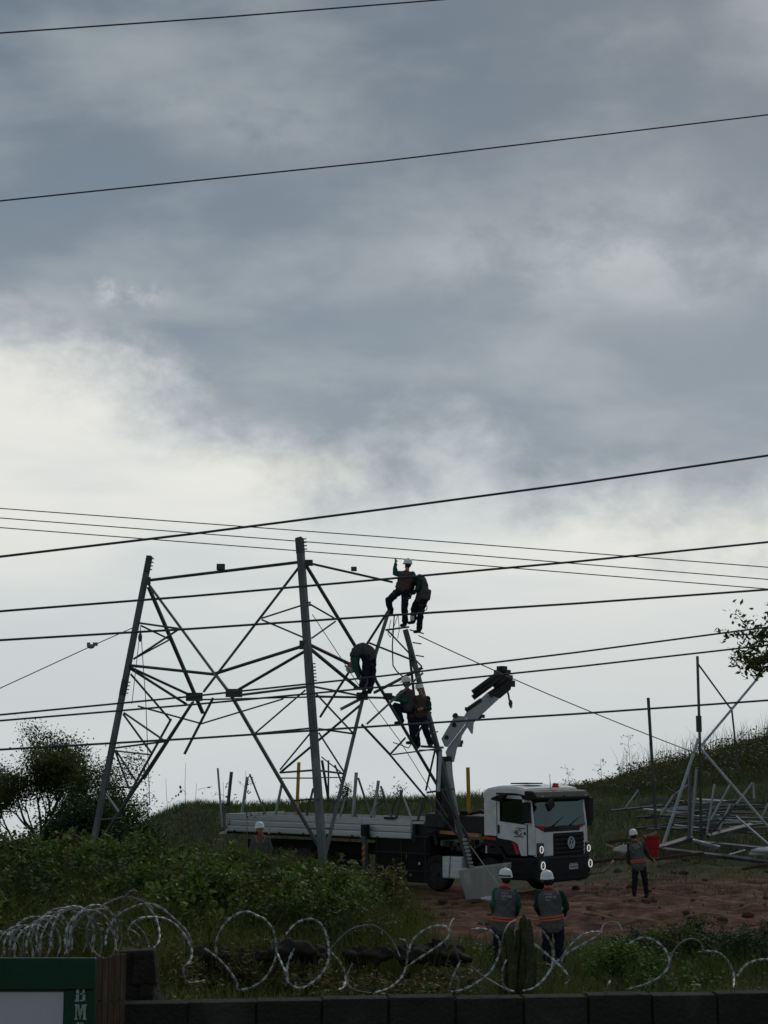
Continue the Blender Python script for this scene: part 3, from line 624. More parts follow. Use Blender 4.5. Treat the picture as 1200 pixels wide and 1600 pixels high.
tag(tw, 'half dismantled steel lattice tower with workers climbing on it', 'tower')
def mem(face, a, b, w, mat='steel', name='brace', kind='angle', push=0.0):
    pa, pb = FP(face, *a), FP(face, *b); pa = pa + [0, push, 0]; pb = pb + [0, push, 0]
    s_ = np.linalg.norm(pa - CAMP) / FPX; m_ = MB()
    ref = nz(CAMP - pa) + np.array([random.uniform(-.5, .5), 0, random.uniform(.0, .6)])
    if kind == 'angle': m_.angle(pa, pb, w * s_ * .74, None, ref)
    else: m_.bar(pa, pb, w * s_, w * s_ * .5, ref)
    return m_.build(name, M[mat], tw, to)
def leg(k, va, vb, w, mat):
    ua, ya = leg_at(k, va); ub, yb = leg_at(k, vb); a, b = P(ua, va, ya), P(ub, vb, yb)
    s_ = np.linalg.norm(a - CAMP) / FPX; m_ = MB(); m_.angle(a, b, w * s_ * .65, .02, nz(CAMP - a) + [.3, 0, 0]); return m_.build('leg', M[mat], tw, to)
leg('L', 868, 1400, 11.5, 'steel'); leg('N', 838, 1420, 15, 'steel'); leg('R', 983, 1358, 10, 'steel')
def bolts(k, v0, v1, n, dx):
    for i in range(n):
        v = v0 + (v1 - v0) * i / max(1, n - 1); u, y = leg_at(k, v)
        for s_ in (-1, 1):
            q = P(u + s_ * dx * .3, v, y + .03); e = P(u + s_ * (dx + 2.2), v, y + .03); MB().tube([q, e], .016, 6).build('bolt', M['bolt'], tw, to)
def splice(k, v0, v1, w):
    (ua, ya), (ub, yb) = leg_at(k, v0), leg_at(k, v1); a, b = P(ua, v0, ya - .03), P(ub, v1, yb - .03); s_ = np.linalg.norm(a - CAMP) / FPX
    MB().angle(a, b, w * s_ * .69, .016, nz(CAMP - a) + [.3, 0, 0]).build('splice_plate', M['steel_dark'], tw, to)
splice('N', 838, 862, 15); splice('N', 1034, 1066, 15); splice('L', 869, 893, 10.5); splice('L', 1062, 1086, 11.5)
bolts('N', 842, 858, 4, 6.5); bolts('N', 1037, 1063, 6, 6.5); bolts('L', 873, 890, 4, 4.5); bolts('L', 1066, 1083, 4, 5); bolts('N', 941, 946, 2, 6.5)
LN = [((228, 906), (467, 877), 5, 'steel_dark'), ((230, 908), (337, 1053), 4.5, 'steel'), ((337, 1053), (363, 1087), 5, 'steel'), ((363, 1087), (506, 1333), 6, 'steel_dark'),
      ((467, 885), (317, 1081), 4.2, 'steel'), ((300, 1098), (162, 1305), 4.6, 'steel_dark'), ((202, 1039), (334, 1053), 4.4, 'steel_dark'),
      ((478, 1008), (335, 1053), 5, 'steel_dark'), ((477, 1016), (370, 1078), 5, 'steel_dark'), ((216, 973), (279, 982), 3, 'steel'), ((279, 983), (208, 1030), 3.2, 'steel'),
      ((408, 966), (473, 945), 2.6, 'steel'), ((408, 968), (476, 997), 2.6, 'steel'), ((377, 1085), (482, 1072), 4, 'steel'),
      ((477, 1078), (398, 1146), 2.6, 'steel'), ((397, 1146), (487, 1137), 3, 'steel_dark'), ((437, 1203), (485, 1145), 2.6, 'steel'),
      ((437, 1207), (491, 1203), 3, 'steel'), ((435, 1215), (490, 1215), 2.4, 'steel'), ((457, 1251), (495, 1248), 2.8, 'steel_dark'), ((482, 1294), (503, 1294), 2.6, 'steel_dark'),
      ((193, 1113), (257, 1157), 3, 'steel'), ((192, 1115), (237, 1177), 3, 'steel_dark'), ((180, 1168), (258, 1158), 3, 'steel_dark'), ((179, 1172), (201, 1232), 3, 'steel_dark'), ((160, 1232), (216, 1229), 2.6, 'steel_dark'), ((165, 1240), (185, 1268), 3.4, 'steel_light'), ((155, 1280), (190, 1277), 2.4, 'steel')]
for a, b, w, m_ in LN: mem('LN', a, b, w, m_)
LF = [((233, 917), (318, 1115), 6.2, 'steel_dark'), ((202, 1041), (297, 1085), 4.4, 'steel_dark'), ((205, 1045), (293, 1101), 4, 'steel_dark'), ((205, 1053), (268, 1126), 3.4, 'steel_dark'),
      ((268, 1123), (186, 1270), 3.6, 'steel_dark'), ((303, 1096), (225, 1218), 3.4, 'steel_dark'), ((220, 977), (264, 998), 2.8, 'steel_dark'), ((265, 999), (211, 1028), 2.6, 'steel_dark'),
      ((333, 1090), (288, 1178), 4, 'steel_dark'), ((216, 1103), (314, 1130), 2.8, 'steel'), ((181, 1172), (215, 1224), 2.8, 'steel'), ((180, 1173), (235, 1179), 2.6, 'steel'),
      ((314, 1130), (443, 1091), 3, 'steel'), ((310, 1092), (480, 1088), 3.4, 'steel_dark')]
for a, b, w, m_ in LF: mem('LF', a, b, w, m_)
NR = [((478, 877), (614, 908), 5, 'steel_dark'), ((478, 882), (588, 1063), 5.5, 'steel_dark'), ((588, 1063), (733, 1310), 5, 'steel_dark'),
      ((508, 1333), (566, 1092), 6, 'steel'), ((566, 1092), (612, 943), 6, 'steel'), ((485, 1007), (549, 1038), 5.4, 'steel_dark'), ((485, 1014), (560, 1076), 5.4, 'steel_dark'),
      ((492, 1072), (563, 1086), 3.8, 'steel'), ((493, 1088), (603, 1090), 3.6, 'steel_dark'), ((483, 942), (523, 965), 3.4, 'steel_dark'), ((525, 970), (487, 997), 2.6, 'steel'),
      ((605, 983), (660, 1041), 3, 'steel_dark'), ((575, 1003), (650, 1033), 3.2, 'steel_dark'), ((603, 984), (640, 979), 3, 'steel_dark'),
      ((566, 1131), (612, 1180), 4.4, 'steel'), ((612, 1180), (736, 1328), 4.4, 'steel'), ((610, 1178), (634, 1152), 3, 'steel_dark'), ((613, 1178), (690, 1168), 3, 'steel'), ((658, 1166), (694, 1168), 3.4, 'steel_dark'), ((650, 1150), (674, 1112), 3.4, 'steel'),
      ((493, 1083), (553, 1147), 2.8, 'steel'), ((498, 1145), (539, 1209), 2.6, 'steel'), ((498, 1138), (554, 1146), 3.2, 'steel_dark'), ((503, 1182), (536, 1208), 2.6, 'steel'),
      ((500, 1204), (540, 1209), 3, 'steel'), ((500, 1214), (538, 1214), 2.4, 'steel'), ((495, 1248), (530, 1251), 2.8, 'steel_dark'), ((503, 1294), (522, 1294), 2.6, 'steel_dark'), ((667, 1238), (710, 1232), 3, 'steel_dark'),
      ((572, 1130), (660, 1050), 4.6, 'steel'), ((533, 1108), (564, 1092), 4.6, 'steel')]
for a, b, w, m_ in NR: mem('NR', a, b, w, m_)
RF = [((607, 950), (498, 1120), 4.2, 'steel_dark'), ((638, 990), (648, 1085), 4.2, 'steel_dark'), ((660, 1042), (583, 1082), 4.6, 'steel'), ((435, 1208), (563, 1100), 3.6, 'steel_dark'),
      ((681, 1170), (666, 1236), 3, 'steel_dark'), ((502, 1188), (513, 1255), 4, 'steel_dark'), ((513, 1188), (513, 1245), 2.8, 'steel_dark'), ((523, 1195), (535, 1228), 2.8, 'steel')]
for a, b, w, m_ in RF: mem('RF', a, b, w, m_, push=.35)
mem('NR', (688, 1170), (684, 1236), 5, 'steel_light', push=-.15)
for (u, v, w, h_, f_) in ((304, 1089, 26, 13, 'LF'), (366, 1083, 26, 13, 'LN'), (566, 1088, 18, 12, 'NR'), (606, 1088, 14, 10, 'NR'), (475, 1008, 14, 14, 'LN'), (483, 880, 12, 10, 'NR'), (232, 908, 8, 12, 'LN')):
    c = FP(f_, u, v); s_ = np.linalg.norm(c - CAMP) / FPX; MB().box(c + [0, -.07, 0], (w * s_, .016, h_ * s_), None).build('gusset_plate', M['steel_dark'], tw, to, bevel=.01)
for (u, v) in ((345, 886), (553, 889)):
    f_ = 'LN' if u < 470 else 'NR'; c = FP(f_, u, v); MB().box(c, (.21 if u < 400 else .15, .14, .16 if u < 400 else .11)).build('junction_box', M['steel_dark'], tw, to, bevel=.012)
for (u0, v0, u1, v1) in ((640, 984, 662, 990), (645, 1004, 658, 1006), (650, 1024, 662, 1026), (684, 1143, 676, 1146), (655, 1172, 690, 1172)): MB().tube([P(u0, v0, 41.4), P(u1, v1, 41.2)], .018, 6).build('step_bolt', M['bolt'], tw, to)
# foot of the right leg: corrugated steel and concrete block
fb = [P(715, 1360, 41.35), P(793, 1349, 41.35), P(781, 1412, 41.2), P(728, 1408, 41.2)]
fbk = [P(723, 1356, 42.2), P(800, 1347, 42.2), P(790, 1404, 42.2), P(738, 1404, 42.2)]
m_ = MB(); m_.add(fb + fbk, [(0, 1, 2, 3), (4, 7, 6, 5), (0, 4, 5, 1), (1, 5, 6, 2), (2, 6, 7, 3), (3, 7, 4, 0)])
o = m_.build('concrete_footing', M['concrete'], None, bevel=.04, seg=3); tag(o, 'tilted pale concrete footing block under the right tower leg', 'footing')
m_ = MB()
for k_ in range(8):
    c = P(726 + k_ * 1.55, 1312 + k_ * 6, 41.45); m_.box(c, (.13, .05, .06))
m_.build('step_bolts', M['steel_light'], tw, to, bevel=.01)

# ------------------------------------------------------------------ cables and ropes
def wire(name, lab, pts, px, mat, cat='cable', group=None, n=36, sag=0.0):
    P3 = [P(*q) for q in pts]; out = []
    for i in range(len(P3) - 1):
        for k_ in range(n):
            t = k_ / n; q = P3[i] * (1 - t) + P3[i + 1] * t; q = q - np.array([0, 0, sag * 4 * t * (1 - t)]); out.append(q)
    out.append(P3[-1]); r = px * .92 / 2 * np.mean([np.linalg.norm(q - CAMP) for q in P3]) / FPX
    o = MB().tube(out, r, 6).build(name, M[mat], None, smooth=True); tag(o, lab, cat, group); return o
g_ = 'street cables in front of the tower'
def span(v0, v1, Y0, Y1, vm=None):                       # from beyond the left edge to beyond the right edge
    s_ = (v1 - v0) / 1200; return [(-260, v0 - 260 * s_, Y0), (1460, v1 + 260 * s_, Y1)]
wire('overhead_cable', 'topmost thin cable crossing the upper left corner of the sky', [(-260, 70, 15), (340, 27.5, 16), (1460, -62, 18)], 2.3, 'cable', group=g_)
wire('overhead_cable', 'thin cable crossing the dark clouds below the topmost cable', [(-260, 341, 15.5), (600, 251.5, 16.5), (1460, 148, 18)], 2.3, 'cable', group=g_)
for (v0, vm, v1, w, lab) in ((870, 795.5, 712, 4.0, 'uppermost thick cable passing just above the tower top'), (955, 905, 847, 3.8, 'thick cable crossing the tower just under its top beams'), (1000, 962, 921, 3.8, 'thick cable crossing the tower above its waist'),
                             (1117, 1056, 980, 3.2, 'upper of the two close cables crossing the tower waist'), (1126, 1073, 1008, 3.2, 'lower of the two close cables crossing the tower waist'), (1171, 1134, 1094, 3.6, 'lowest thick cable crossing below the tower waist')):
    s0 = (vm - v0) / 600; s1 = (v1 - vm) / 600
    wire('overhead_cable', lab, [(-300, v0 - 300 * s0 * .95, 17), (300, (v0 + vm) / 2 + 1.5, 17.6), (600, vm, 18), (900, (vm + v1) / 2 + 1.5, 18.4), (1500, v1 + 300 * s1 * 1.05, 19)], w, 'cable', group=g_)
for (v0, v1, lab) in ((795, 887, 'uppermost of three thin far wires falling to the right behind the tower'), (810, 906, 'middle of three thin far wires falling to the right behind the tower'), (825, 921, 'lowest of three thin far wires falling to the right behind the tower')):
    s_ = (v1 - v0) / 1200
    wire('far_wire', lab, [(-300, v0 - 300 * s_, 90), (600, (v0 + v1) / 2 - 2, 90), (1500, v1 + 300 * s_, 90)], 1.7, 'cable_far', 'wire', 'three far wires behind the tower')
gl = wire('guy_wire', 'guy wire with a clamp running from the left leg to the left edge', [(-60, 1103, 36), (142, 1010, 39.3), (214, 978, 40.4)], 1.7, 'rope', 'wire')
c = P(142, 1010, 39.25); m_ = MB(); m_.ball(c, .1, .06, .06); m_.box(c + [.1, .05, .06], (.12, .05, .09)); m_.box(c + [-.06, 0, .05], (.08, .05, .1)); m_.build('clamp', M['rope'], gl, smooth=False)
wire('guy_wire', 'long guy rope from the right tower leg down to the steel pile', [(654, 993, 41.4), (860, 1086, 45), (1090, 1178, 49.5)], 1.7, 'rope', 'wire', sag=.02)
wire('hand_line', 'thin line from the central leg down past the truck bed', [(488, 960, 37.6), (560, 1070, 39.2), (625, 1158, 40.5), (700, 1278, 41.0)], 1.3, 'rope', 'rope')
wire('hand_line', 'line from the right leg foot down to the worker in green sleeves', [(735, 1322, 41.2), (781, 1386, 33.0)], 1.8, 'rope', 'rope')
wire('hoist_rope', 'hoist rope hanging straight down behind the left leg', [(220, 985, 40.4), (228, 1100, 40.4), (234, 1258, 40.4)], 1.3, 'rope', 'rope')
wire('hoist_rope', 'slanting hoist rope from the pulley to the left leg waist', [(219, 985, 40.3), (206, 1100, 40.1)], 1.3, 'rope', 'rope')
c = P(219, 996, 40.3); m_ = MB(); m_.ball(c, .055, .05, .12); m_.tube([c + [0, 0, .1], c + [0, 0, .28]], .012); o = m_.build('pulley_block', M['steel_dark'], None, smooth=True); tag(o, 'small pulley block hanging from the left tower leg', 'pulley')
wire('work_rope', 'dark looped rope hanging below the two topmost workers', [(616, 962, 41.1), (613, 1010, 41.0), (614, 1040, 41.0), (620, 1049, 41), (629, 1057, 41)], 2.4, 'cable', 'rope', n=6)
wire('work_rope', 'thin tangled rope hanging at the right leg top', [(611, 968, 41.2), (606, 990, 41.1), (610, 996, 41.1), (616, 978, 41.1), (622, 960, 41.1), (624, 985, 41.1), (621, 998, 41.1)], 1.2, 'rope', 'rope', n=6)
wire('work_rope', 'short rope loop below the crouching worker feet', [(614, 1160, 41), (626, 1164, 40.9), (638, 1169, 40.9), (643, 1162, 41)], 1.8, 'cable', 'rope', n=6)

# ------------------------------------------------------------------ crane truck
PHI = math.radians(41); hv = np.array([math.cos(PHI), -math.sin(PHI), 0]); lv = np.array([math.sin(PHI), math.cos(PHI), 0])
TO = np.array([3.96, 42.8, 0]) + 1.25 * lv
def TS(u, v, y=-1.25):                                   # truck coordinates of what the photo shows on the plane y
    r = ray(u, v); t = (y - np.dot(CAMP - TO, lv)) / np.dot(r, lv); q = CAMP + t * r - TO; return np.array([np.dot(q, hv), y, q[2]])
def TW(p): return TO + hv * p[0] + lv * p[1] + np.array([0, 0, p[2]])
tk = empty('crane_truck', TO, -PHI); tag(tk, 'white cab crane truck with flat bed parked behind the tower', 'truck')
YR, YL, YC = -1.22, 1.42, .10
def tp(mb, name, mat, parent=None, **k): return mb.build(name, M[mat], parent or tk, **k)
# cab shell
cab = tp(MB().prism([(-1.56, 1.62), (-1.56, 2.80), (-1.44, 2.90), (-1.33, 2.90), (-1.12, 2.76), (-1.12, 1.60)], YR, YR + .05), 'cab_side', 'white', bevel=.012)
door = tp(MB().prism([(-1.10, 1.55), (-1.10, 2.02), (-.16, 1.94), (-.10, 1.94), (-.10, 1.10), (-.30, 1.10), (-.42, 1.42), (-.62, 1.50)], YR - .004, YR + .05), 'door', 'white', bevel=.008)
tp(MB().prism([(-1.10, 2.025), (-1.10, 2.74), (-1.00, 2.74), (-1.00, 2.02)], YR - .004, YR + .05), 'window_post', 'white', door, bevel=.008)
tp(MB().prism([(-1.0, 2.64), (-1.0, 2.74), (-.28, 2.72), (-.24, 2.62)], YR - .004, YR + .05), 'window_rail', 'white', door, bevel=.008)
tp(MB().prism([(-.24, 2.61), (-.16, 2.62), (-.06, 1.945), (-.155, 1.945)], YR - .004, YR + .05), 'window_front', 'white', door, bevel=.008)
tp(MB().prism([(-1.0, 2.025), (-1.0, 2.64), (-.245, 2.615), (-.158, 1.95)], YR + .018, YR + .026), 'side_glass', 'glass', door)
gas = MB()
for a, b in (((-.99, 2.03), (-.99, 2.63)), ((-.99, 2.63), (-.255, 2.605)), ((-.255, 2.605), (-.17, 1.96)), ((-.17, 1.96), (-.99, 2.03))): gas.bar((a[0], YR - .004, a[1]), (b[0], YR - .004, b[1]), .035, .012)
tp(gas, 'window_seal', 'black', door)
sm_ = MB()
for a, b in (((-1.11, 1.54), (-1.11, 2.75)), ((-1.11, 2.755), (-.2, 2.735)), ((-.085, 1.10), (-.085, 1.95))): sm_.bar((a[0], YR - .003, a[1]), (b[0], YR - .003, b[1]), .016, .008)
tp(sm_, 'door_seam', 'black', door)
tp(MB().box((-1.04, YR - .022, 1.80), (.055, .035, .24)), 'door_handle', 'black', door, bevel=.015)
tp(MB().prism([(-.075, 1.12), (-.075, 1.94), (-.15, 2.70), (.03, 2.62), (.12, 1.9), (.14, 1.12)], YR + .002, YR + .10), 'corner_panel', 'white', bevel=.03, seg=3)
tp(MB().prism([(-.075, 1.12), (-.075, 1.94), (-.15, 2.70), (.03, 2.62), (.12, 1.9), (.14, 1.12)], YL - .08, YL), 'corner_panel', 'white', bevel=.02)
tp(MB().prism([(-1.56, 1.1), (-1.56, 2.80), (-1.44, 2.90), (-.2, 2.85), (-.1, 1.95), (-.1, 1.1)], YL - .05, YL - .001), 'cab_far_side', 'white')
rf = MB(); pr = [(-1.55, 2.80), (-1.44, 2.93), (-1.1, 2.99), (-.5, 2.985), (-.2, 2.93), (-.12, 2.78)]
rf.loft([[(p[0], y, 2.6 + (p[1] - 2.6) * s_) for p in pr] + [(p[0], y, 2.6 + (p[1] - 2.6) * s_ - .12) for p in pr[::-1]] for y, s_ in ((YR + .004, .78), (YR + .06, .95), (YR + .3, 1), (YC, 1.02), (YL - .3, 1), (YL - .06, .95), (YL - .004, .78))])
tp(rf, 'roof', 'white', bevel=.012, smooth=False)
bk = MB().box((-1.535, YC, 1.75), (.05, YL - YR - .10, 1.25)); bk.box((-1.535, YC, 2.76), (.05, YL - YR - .10, .18)); bk.box((-1.535, YR + .3, 2.52), (.05, .45, .3)); bk.box((-1.535, YL - .3, 2.52), (.05, .45, .3))
tp(bk, 'rear_wall', 'white')
tp(MB().box((-1.535, YC, 2.52), (.012, 1.68, .3)), 'rear_glass', 'glass')
# front of cab
tp(MB().add([(.0, YR + .12, 2.62), (.0, YL - .1, 2.62), (.115, YL - .1, 1.88), (.115, YR + .12, 1.88), (-.008, YR + .12, 2.62), (-.008, YL - .1, 2.62), (.107, YL - .1, 1.88), (.107, YR + .12, 1.88)], [(0, 1, 2, 3), (7, 6, 5, 4), (0, 4, 5, 1), (1, 5, 6, 2), (2, 6, 7, 3), (3, 7, 4, 0)]), 'windscreen', 'glass')
tp(MB().prism([(-.2, 2.60), (-.16, 2.86), (.12, 2.84), (.26, 2.66), (.22, 2.58)], YR - .01, YL + .01), 'sun_visor', 'black', bevel=.05, seg=3)
tp(MB().box((.13, YC, 2.70), (.30, .012, .03)), 'visor_seam', 'blackgloss')
for y in (-.92, 1.2): tp(MB().ball((.235, y, 2.70), .02, .03, .02), 'marker_lamp', 'plate')
tp(MB().box((.115, YC + .02, 1.80), (.07, 1.75, .14)), 'name_band', 'blackgloss', bevel=.015)
for s_, y0 in ((1, YR + .1), (-1, YL - .1)):
    tp(MB().prismx([(y0, 1.91), (y0 + s_ * .55, 1.88), (y0 + s_ * .62, 1.76), (y0 + s_ * .40, 1.77)], .11, .147), 'red_flash', 'red')
tp(MB().prismx([(YR + .1, 1.08), (YR + .1, 1.88), (YR + .42, 1.765), (YL - .42, 1.765), (YL - .1, 1.88), (YL - .1, 1.08), (1.22, 1.08), (1.22, 1.68), (-.30, 1.68), (-.30, 1.08)], .06, .135), 'front_panel', 'white', bevel=.012)
gr = tp(MB().box((.075, .46, 1.37), (.05, 1.52, .62)), 'grille', 'black')
for k_ in range(5): tp(MB().box((.125, .46, 1.13 + k_ * .12), (.05, 1.50, .075)), 'grille_bar', 'blackgloss', gr, bevel=.012)
em = MB(); cy, cz = .54, 1.40
em.tube([(.165, cy + .155 * math.cos(a), cz + .155 * math.sin(a)) for a in np.linspace(0, 2 * math.pi, 33)], .017, 6)
for a, b in (((-.075, .125), (0, .01)), ((.075, .125), (0, .01)), ((-.12, .06), (-.055, -.12)), ((.12, .06), (.055, -.12)), ((-.055, -.12), (0, -.01)), ((.055, -.12), (0, -.01))): em.bar((.165, cy + a[0], cz + a[1]), (.165, cy + b[0], cz + b[1]), .024, .014, (1, 0, 0))
tp(em, 'round_emblem', 'plate', gr)
bmp = tp(MB().prismx([(YR - .02, .46), (YR - .02, 1.07), (YL + .02, 1.07), (YL + .02, .46), (YL - .2, .36), (YR + .2, .36)], -.10, .20), 'bumper', 'black', bevel=.05, seg=3)
tp(MB().box((.20, .45, 1.0), (.03, 1.9, .03)), 'bumper_step', 'blackgloss', bmp, bevel=.01); tp(MB().box((.20, .45, .60), (.03, 1.5, .03)), 'bumper_slot', 'blackgloss', bmp)
pl = tp(MB().box((.213, .56, .76), (.014, .42, .16)), 'number_plate', 'plate', bmp, bevel=.004)
m_ = MB()
for i, y in enumerate(np.linspace(.40, .72, 7)): m_.box((.2215, y, .745), (.003, .026, .07)); m_.box((.2215, y + .012, .745 + (.02 if i % 2 else -.02)), (.003, .018, .016))
m_.box((.2215, .56, .82), (.003, .4, .018)); tp(m_, 'plate_characters', 'interior', pl)
for (y, z, r, hous) in ((-.95, 1.27, .075, 1), (-.95, .84, .088, 1), (1.36, 1.22, .075, 1), (1.36, .80, .088, 1)):
    hl = tp(MB().box((.15 if z > 1 else .195, y, z), (.08, .30 if y < 0 else .2, .36 if z > 1 else .3)), 'headlight', 'lampglass', bevel=.04, seg=3)
    x_ = .20 if z > 1 else .245
    tp(MB().tube([(x_, y + r * math.cos(a), z + r * 1.15 * math.sin(a)) for a in np.linspace(0, 2 * math.pi, 21)], .014, 6), 'light_ring', 'lamp', hl, smooth=True)
    tp(MB().ball((x_ - .01, y, z), .02, .03, .03), 'bulb', 'plate', hl, smooth=True)
# mirrors, hatch, beacon, wiper, kerb mirror
mm = MB().tube([(-.15, YR - .02, 2.66), (.02, YR - .28, 2.66), (.05, YR - .30, 2.50)], .02); mm.box((-.18, YR - .30, 2.30), (.12, .22, .52))
mm2 = MB().box((.02, YR - .16, 2.27), (.12, .26, .56)); mm2.tube([(0, YR, 2.58), (.03, YR - .14, 2.62), (.03, YR - .16, 2.5)], .018); tp(mm2, 'side_mirror', 'black', bevel=.03)
ml = MB().box((.05, YL + .22, 2.30), (.14, .24, .66)); ml.tube([(-.05, YL, 2.66), (.04, YL + .2, 2.68), (.05, YL + .22, 2.5)], .02); ml.box((.05, YL + .20, 1.90), (.12, .18, .14)); tp(ml, 'side_mirror', 'black', bevel=.035)
km = MB().prism([(-1.12, 2.60), (-1.10, 2.66), (-.78, 2.76), (-.62, 2.76), (-.74, 2.62), (-.86, 2.56)], YR - .26, YR - .10); km.tube([(-.7, YR - .16, 2.74), (-.35, YR - .10, 2.76), (-.18, YR, 2.72)], .022); tp(km, 'kerb_mirror', 'black', bevel=.02)
fm = MB().box((.34, -.72, 2.47), (.1, .30, .22), np.array(Matrix.Rotation(math.radians(32), 3, 'X'))); fm.tube([(.2, -.45, 2.64), (.33, -.6, 2.58)], .018); tp(fm, 'front_mirror', 'black', bevel=.03)
tp(MB().box((-.70, -.35, 3.04), (.62, .72, .035)), 'roof_hatch', 'black', bevel=.015)
tp(MB().box((-.05, .12, 2.955), (.14, .18, .05)).box((-.05, .12, 3.0), (.11, .15, .10)), 'beacon', 'beacon', bevel=.02)
tp(MB().tube([(-.1, -.05, 2.9), (-.12, -.05, 3.3)], .008, 5), 'antenna', 'black')
for y in (-.3, .55): tp(MB().tube([(.14, y, 1.88), (.10, y + .35, 2.02), (.07, y + .62, 2.12)], .012, 4), 'wiper', 'black')
# interior
tp(MB().box((-.14, YC, 1.86), (.40, 2.35, .22)), 'dashboard', 'interior', bevel=.05)
sw = tp(MB().tube([(-.42 + .06 * math.sin(a), .72 + .22 * math.cos(a), 2.02 + .2 * math.sin(a)) for a in np.linspace(0, 2 * math.pi, 17)], .016), 'steering_wheel', 'black')
for y in (-.55, .75): tp(MB().box((-1.05, y, 1.9), (.16, .5, .75)).box((-.85, y, 1.55), (.5, .5, .14)).box((-1.06, y, 2.36), (.1, .26, .2)), 'seat', 'interior', bevel=.05)
tp(MB().box((-.8, YC, 1.2), (1.45, 2.5, .16)), 'cab_floor', 'interior')
# black sill with red flash, step, arch
tp(MB().prism([(-1.57, 1.60), (-1.12, 1.57), (-.64, 1.49), (-.43, 1.41), (-.31, 1.10), (-.72, 1.09), (-.9, 1.30), (-1.57, 1.38)], YR - .012, YR + .05), 'door_sill', 'black', bevel=.012)
tp(MB().prism([(-.62, 1.475), (-.45, 1.42), (-.34, 1.14), (-.46, 1.14), (-.53, 1.36)], YR - .02, YR - .01), 'red_flash', 'red')
tp(MB().prism([(-1.56, 1.59), (-1.13, 1.555), (-1.15, 1.49), (-1.56, 1.51)], YR - .02, YR - .01), 'red_flash', 'red')
ar = MB(); rings = []
for a in np.linspace(math.radians(5), math.radians(172), 16):
    rings.append([(-1.42 + (r) * math.cos(a), y, .62 + r * 1.12 * math.sin(a)) for (r, y) in ((.66, YR - .06), (.74, YR - .04), (.74, YR + .42), (.66, YR + .42))])
ar.loft(rings); tp(ar, 'wheel_arch', 'black', smooth=False, bevel=.02)
st = MB().box((-.42, YR + .12, .74), (.74, .28, .60)); tp(st, 'step_box', 'black', bevel=.03)
for z in (.62, .90): tp(MB().box((-.45, YR - .03, z), (.5, .05, .03)), 'step_tread', 'chassis')
# door marks: two digits, bars and lines of small lettering
dm = MB(); y_ = YR - .0075
def dbar(a, b, w): dm.bar((a[0], y_, a[1]), (b[0], y_, b[1]), w, .003, (0, -1, 0))
dbar((-.52, 1.71), (-.42, 1.71), .028); dbar((-.52, 1.71), (-.45, 1.79), .024); dbar((-.445, 1.79), (-.445, 1.66), .028)
dm.tube([(-.335 + .062 * math.cos(a), y_, 1.725 + .075 * math.sin(a)) for a in np.linspace(.5, 2 * math.pi, 15)], .014, 4)
dbar((-.42, 1.655), (-.28, 1.665), .016); dbar((-.52, 1.615), (-.20, 1.61), .026); dm.box((-.16, y_, 1.70), (.07, .003, .085)); tp(dm, 'door_marking', 'interior', door)
dm = MB(); dbar((-.44, 1.845), (-.14, 1.835), .022); tp(dm, 'door_lettering', 'interior', door)
tx = bpy.data.curves.new('name_text', 'FONT'); tx.body = 'CONSTELLATION'; tx.size = .13; tx.extrude = .002; tx.align_x = 'CENTER'
to_ = bpy.data.objects.new('tmp', tx); COL.objects.link(to_); me = evalmesh(to_); bpy.data.objects.remove(to_)
me.name = 'name_lettering'; me.materials.append(M['bolt']); me.transform(Matrix(((0, 0, 1, .1535), (1, 0, 0, .46), (0, 1, 0, 1.755), (0, 0, 0, 1))))
o = bpy.data.objects.new('name_lettering', me); COL.objects.link(o); o.parent = tk
# wheels
def wheel(x, y, r=.50, w=.30, steer=0):
    prof = [(.28, -w / 2 + .03), (.36, -w / 2), (r - .05, -w / 2), (r, -w / 2 + .05), (r, w / 2 - .05), (r - .05, w / 2), (.36, w / 2), (.28, w / 2 - .03)]
    m_ = MB(); n = 28; m_.loft([[(q[0] * math.cos(a), q[1], q[0] * math.sin(a)) for a in np.linspace(0, 2 * math.pi, n, endpoint=False)] for q in prof])
    ob = tp(m_, 'wheel', 'rubber'); ob.location = (x, y, r); ob.rotation_euler = (0, 0, steer)
    m_ = MB(); m_.loft([[(q[0] * math.cos(a), q[1], q[0] * math.sin(a)) for a in np.linspace(0, 2 * math.pi, n, endpoint=False)] for q in ((.30, -w / 2 + .02), (.26, -w / 2 + .06), (.10, -w / 2 + .05), (.09, -w / 2 - .03), (.02, -w / 2 - .03))])
    tp(m_, 'rim', 'crane_dark', ob, smooth=False)
for x_ in (-1.42, -3.3, -8.6, -9.9):
    for y in (YR + .16, YL - .16): wheel(x_, y)
for y in (-.35, .55): tp(MB().box((-6.2, y, 1.0), (11.4, .09, .28)), 'chassis_rail', 'chassis')
for x_ in (-8.6, -9.9, -1.42): tp(MB().tube([(x_, YR + .2, .5), (x_, YL - .2, .5)], .09, 8), 'axle', 'chassis')
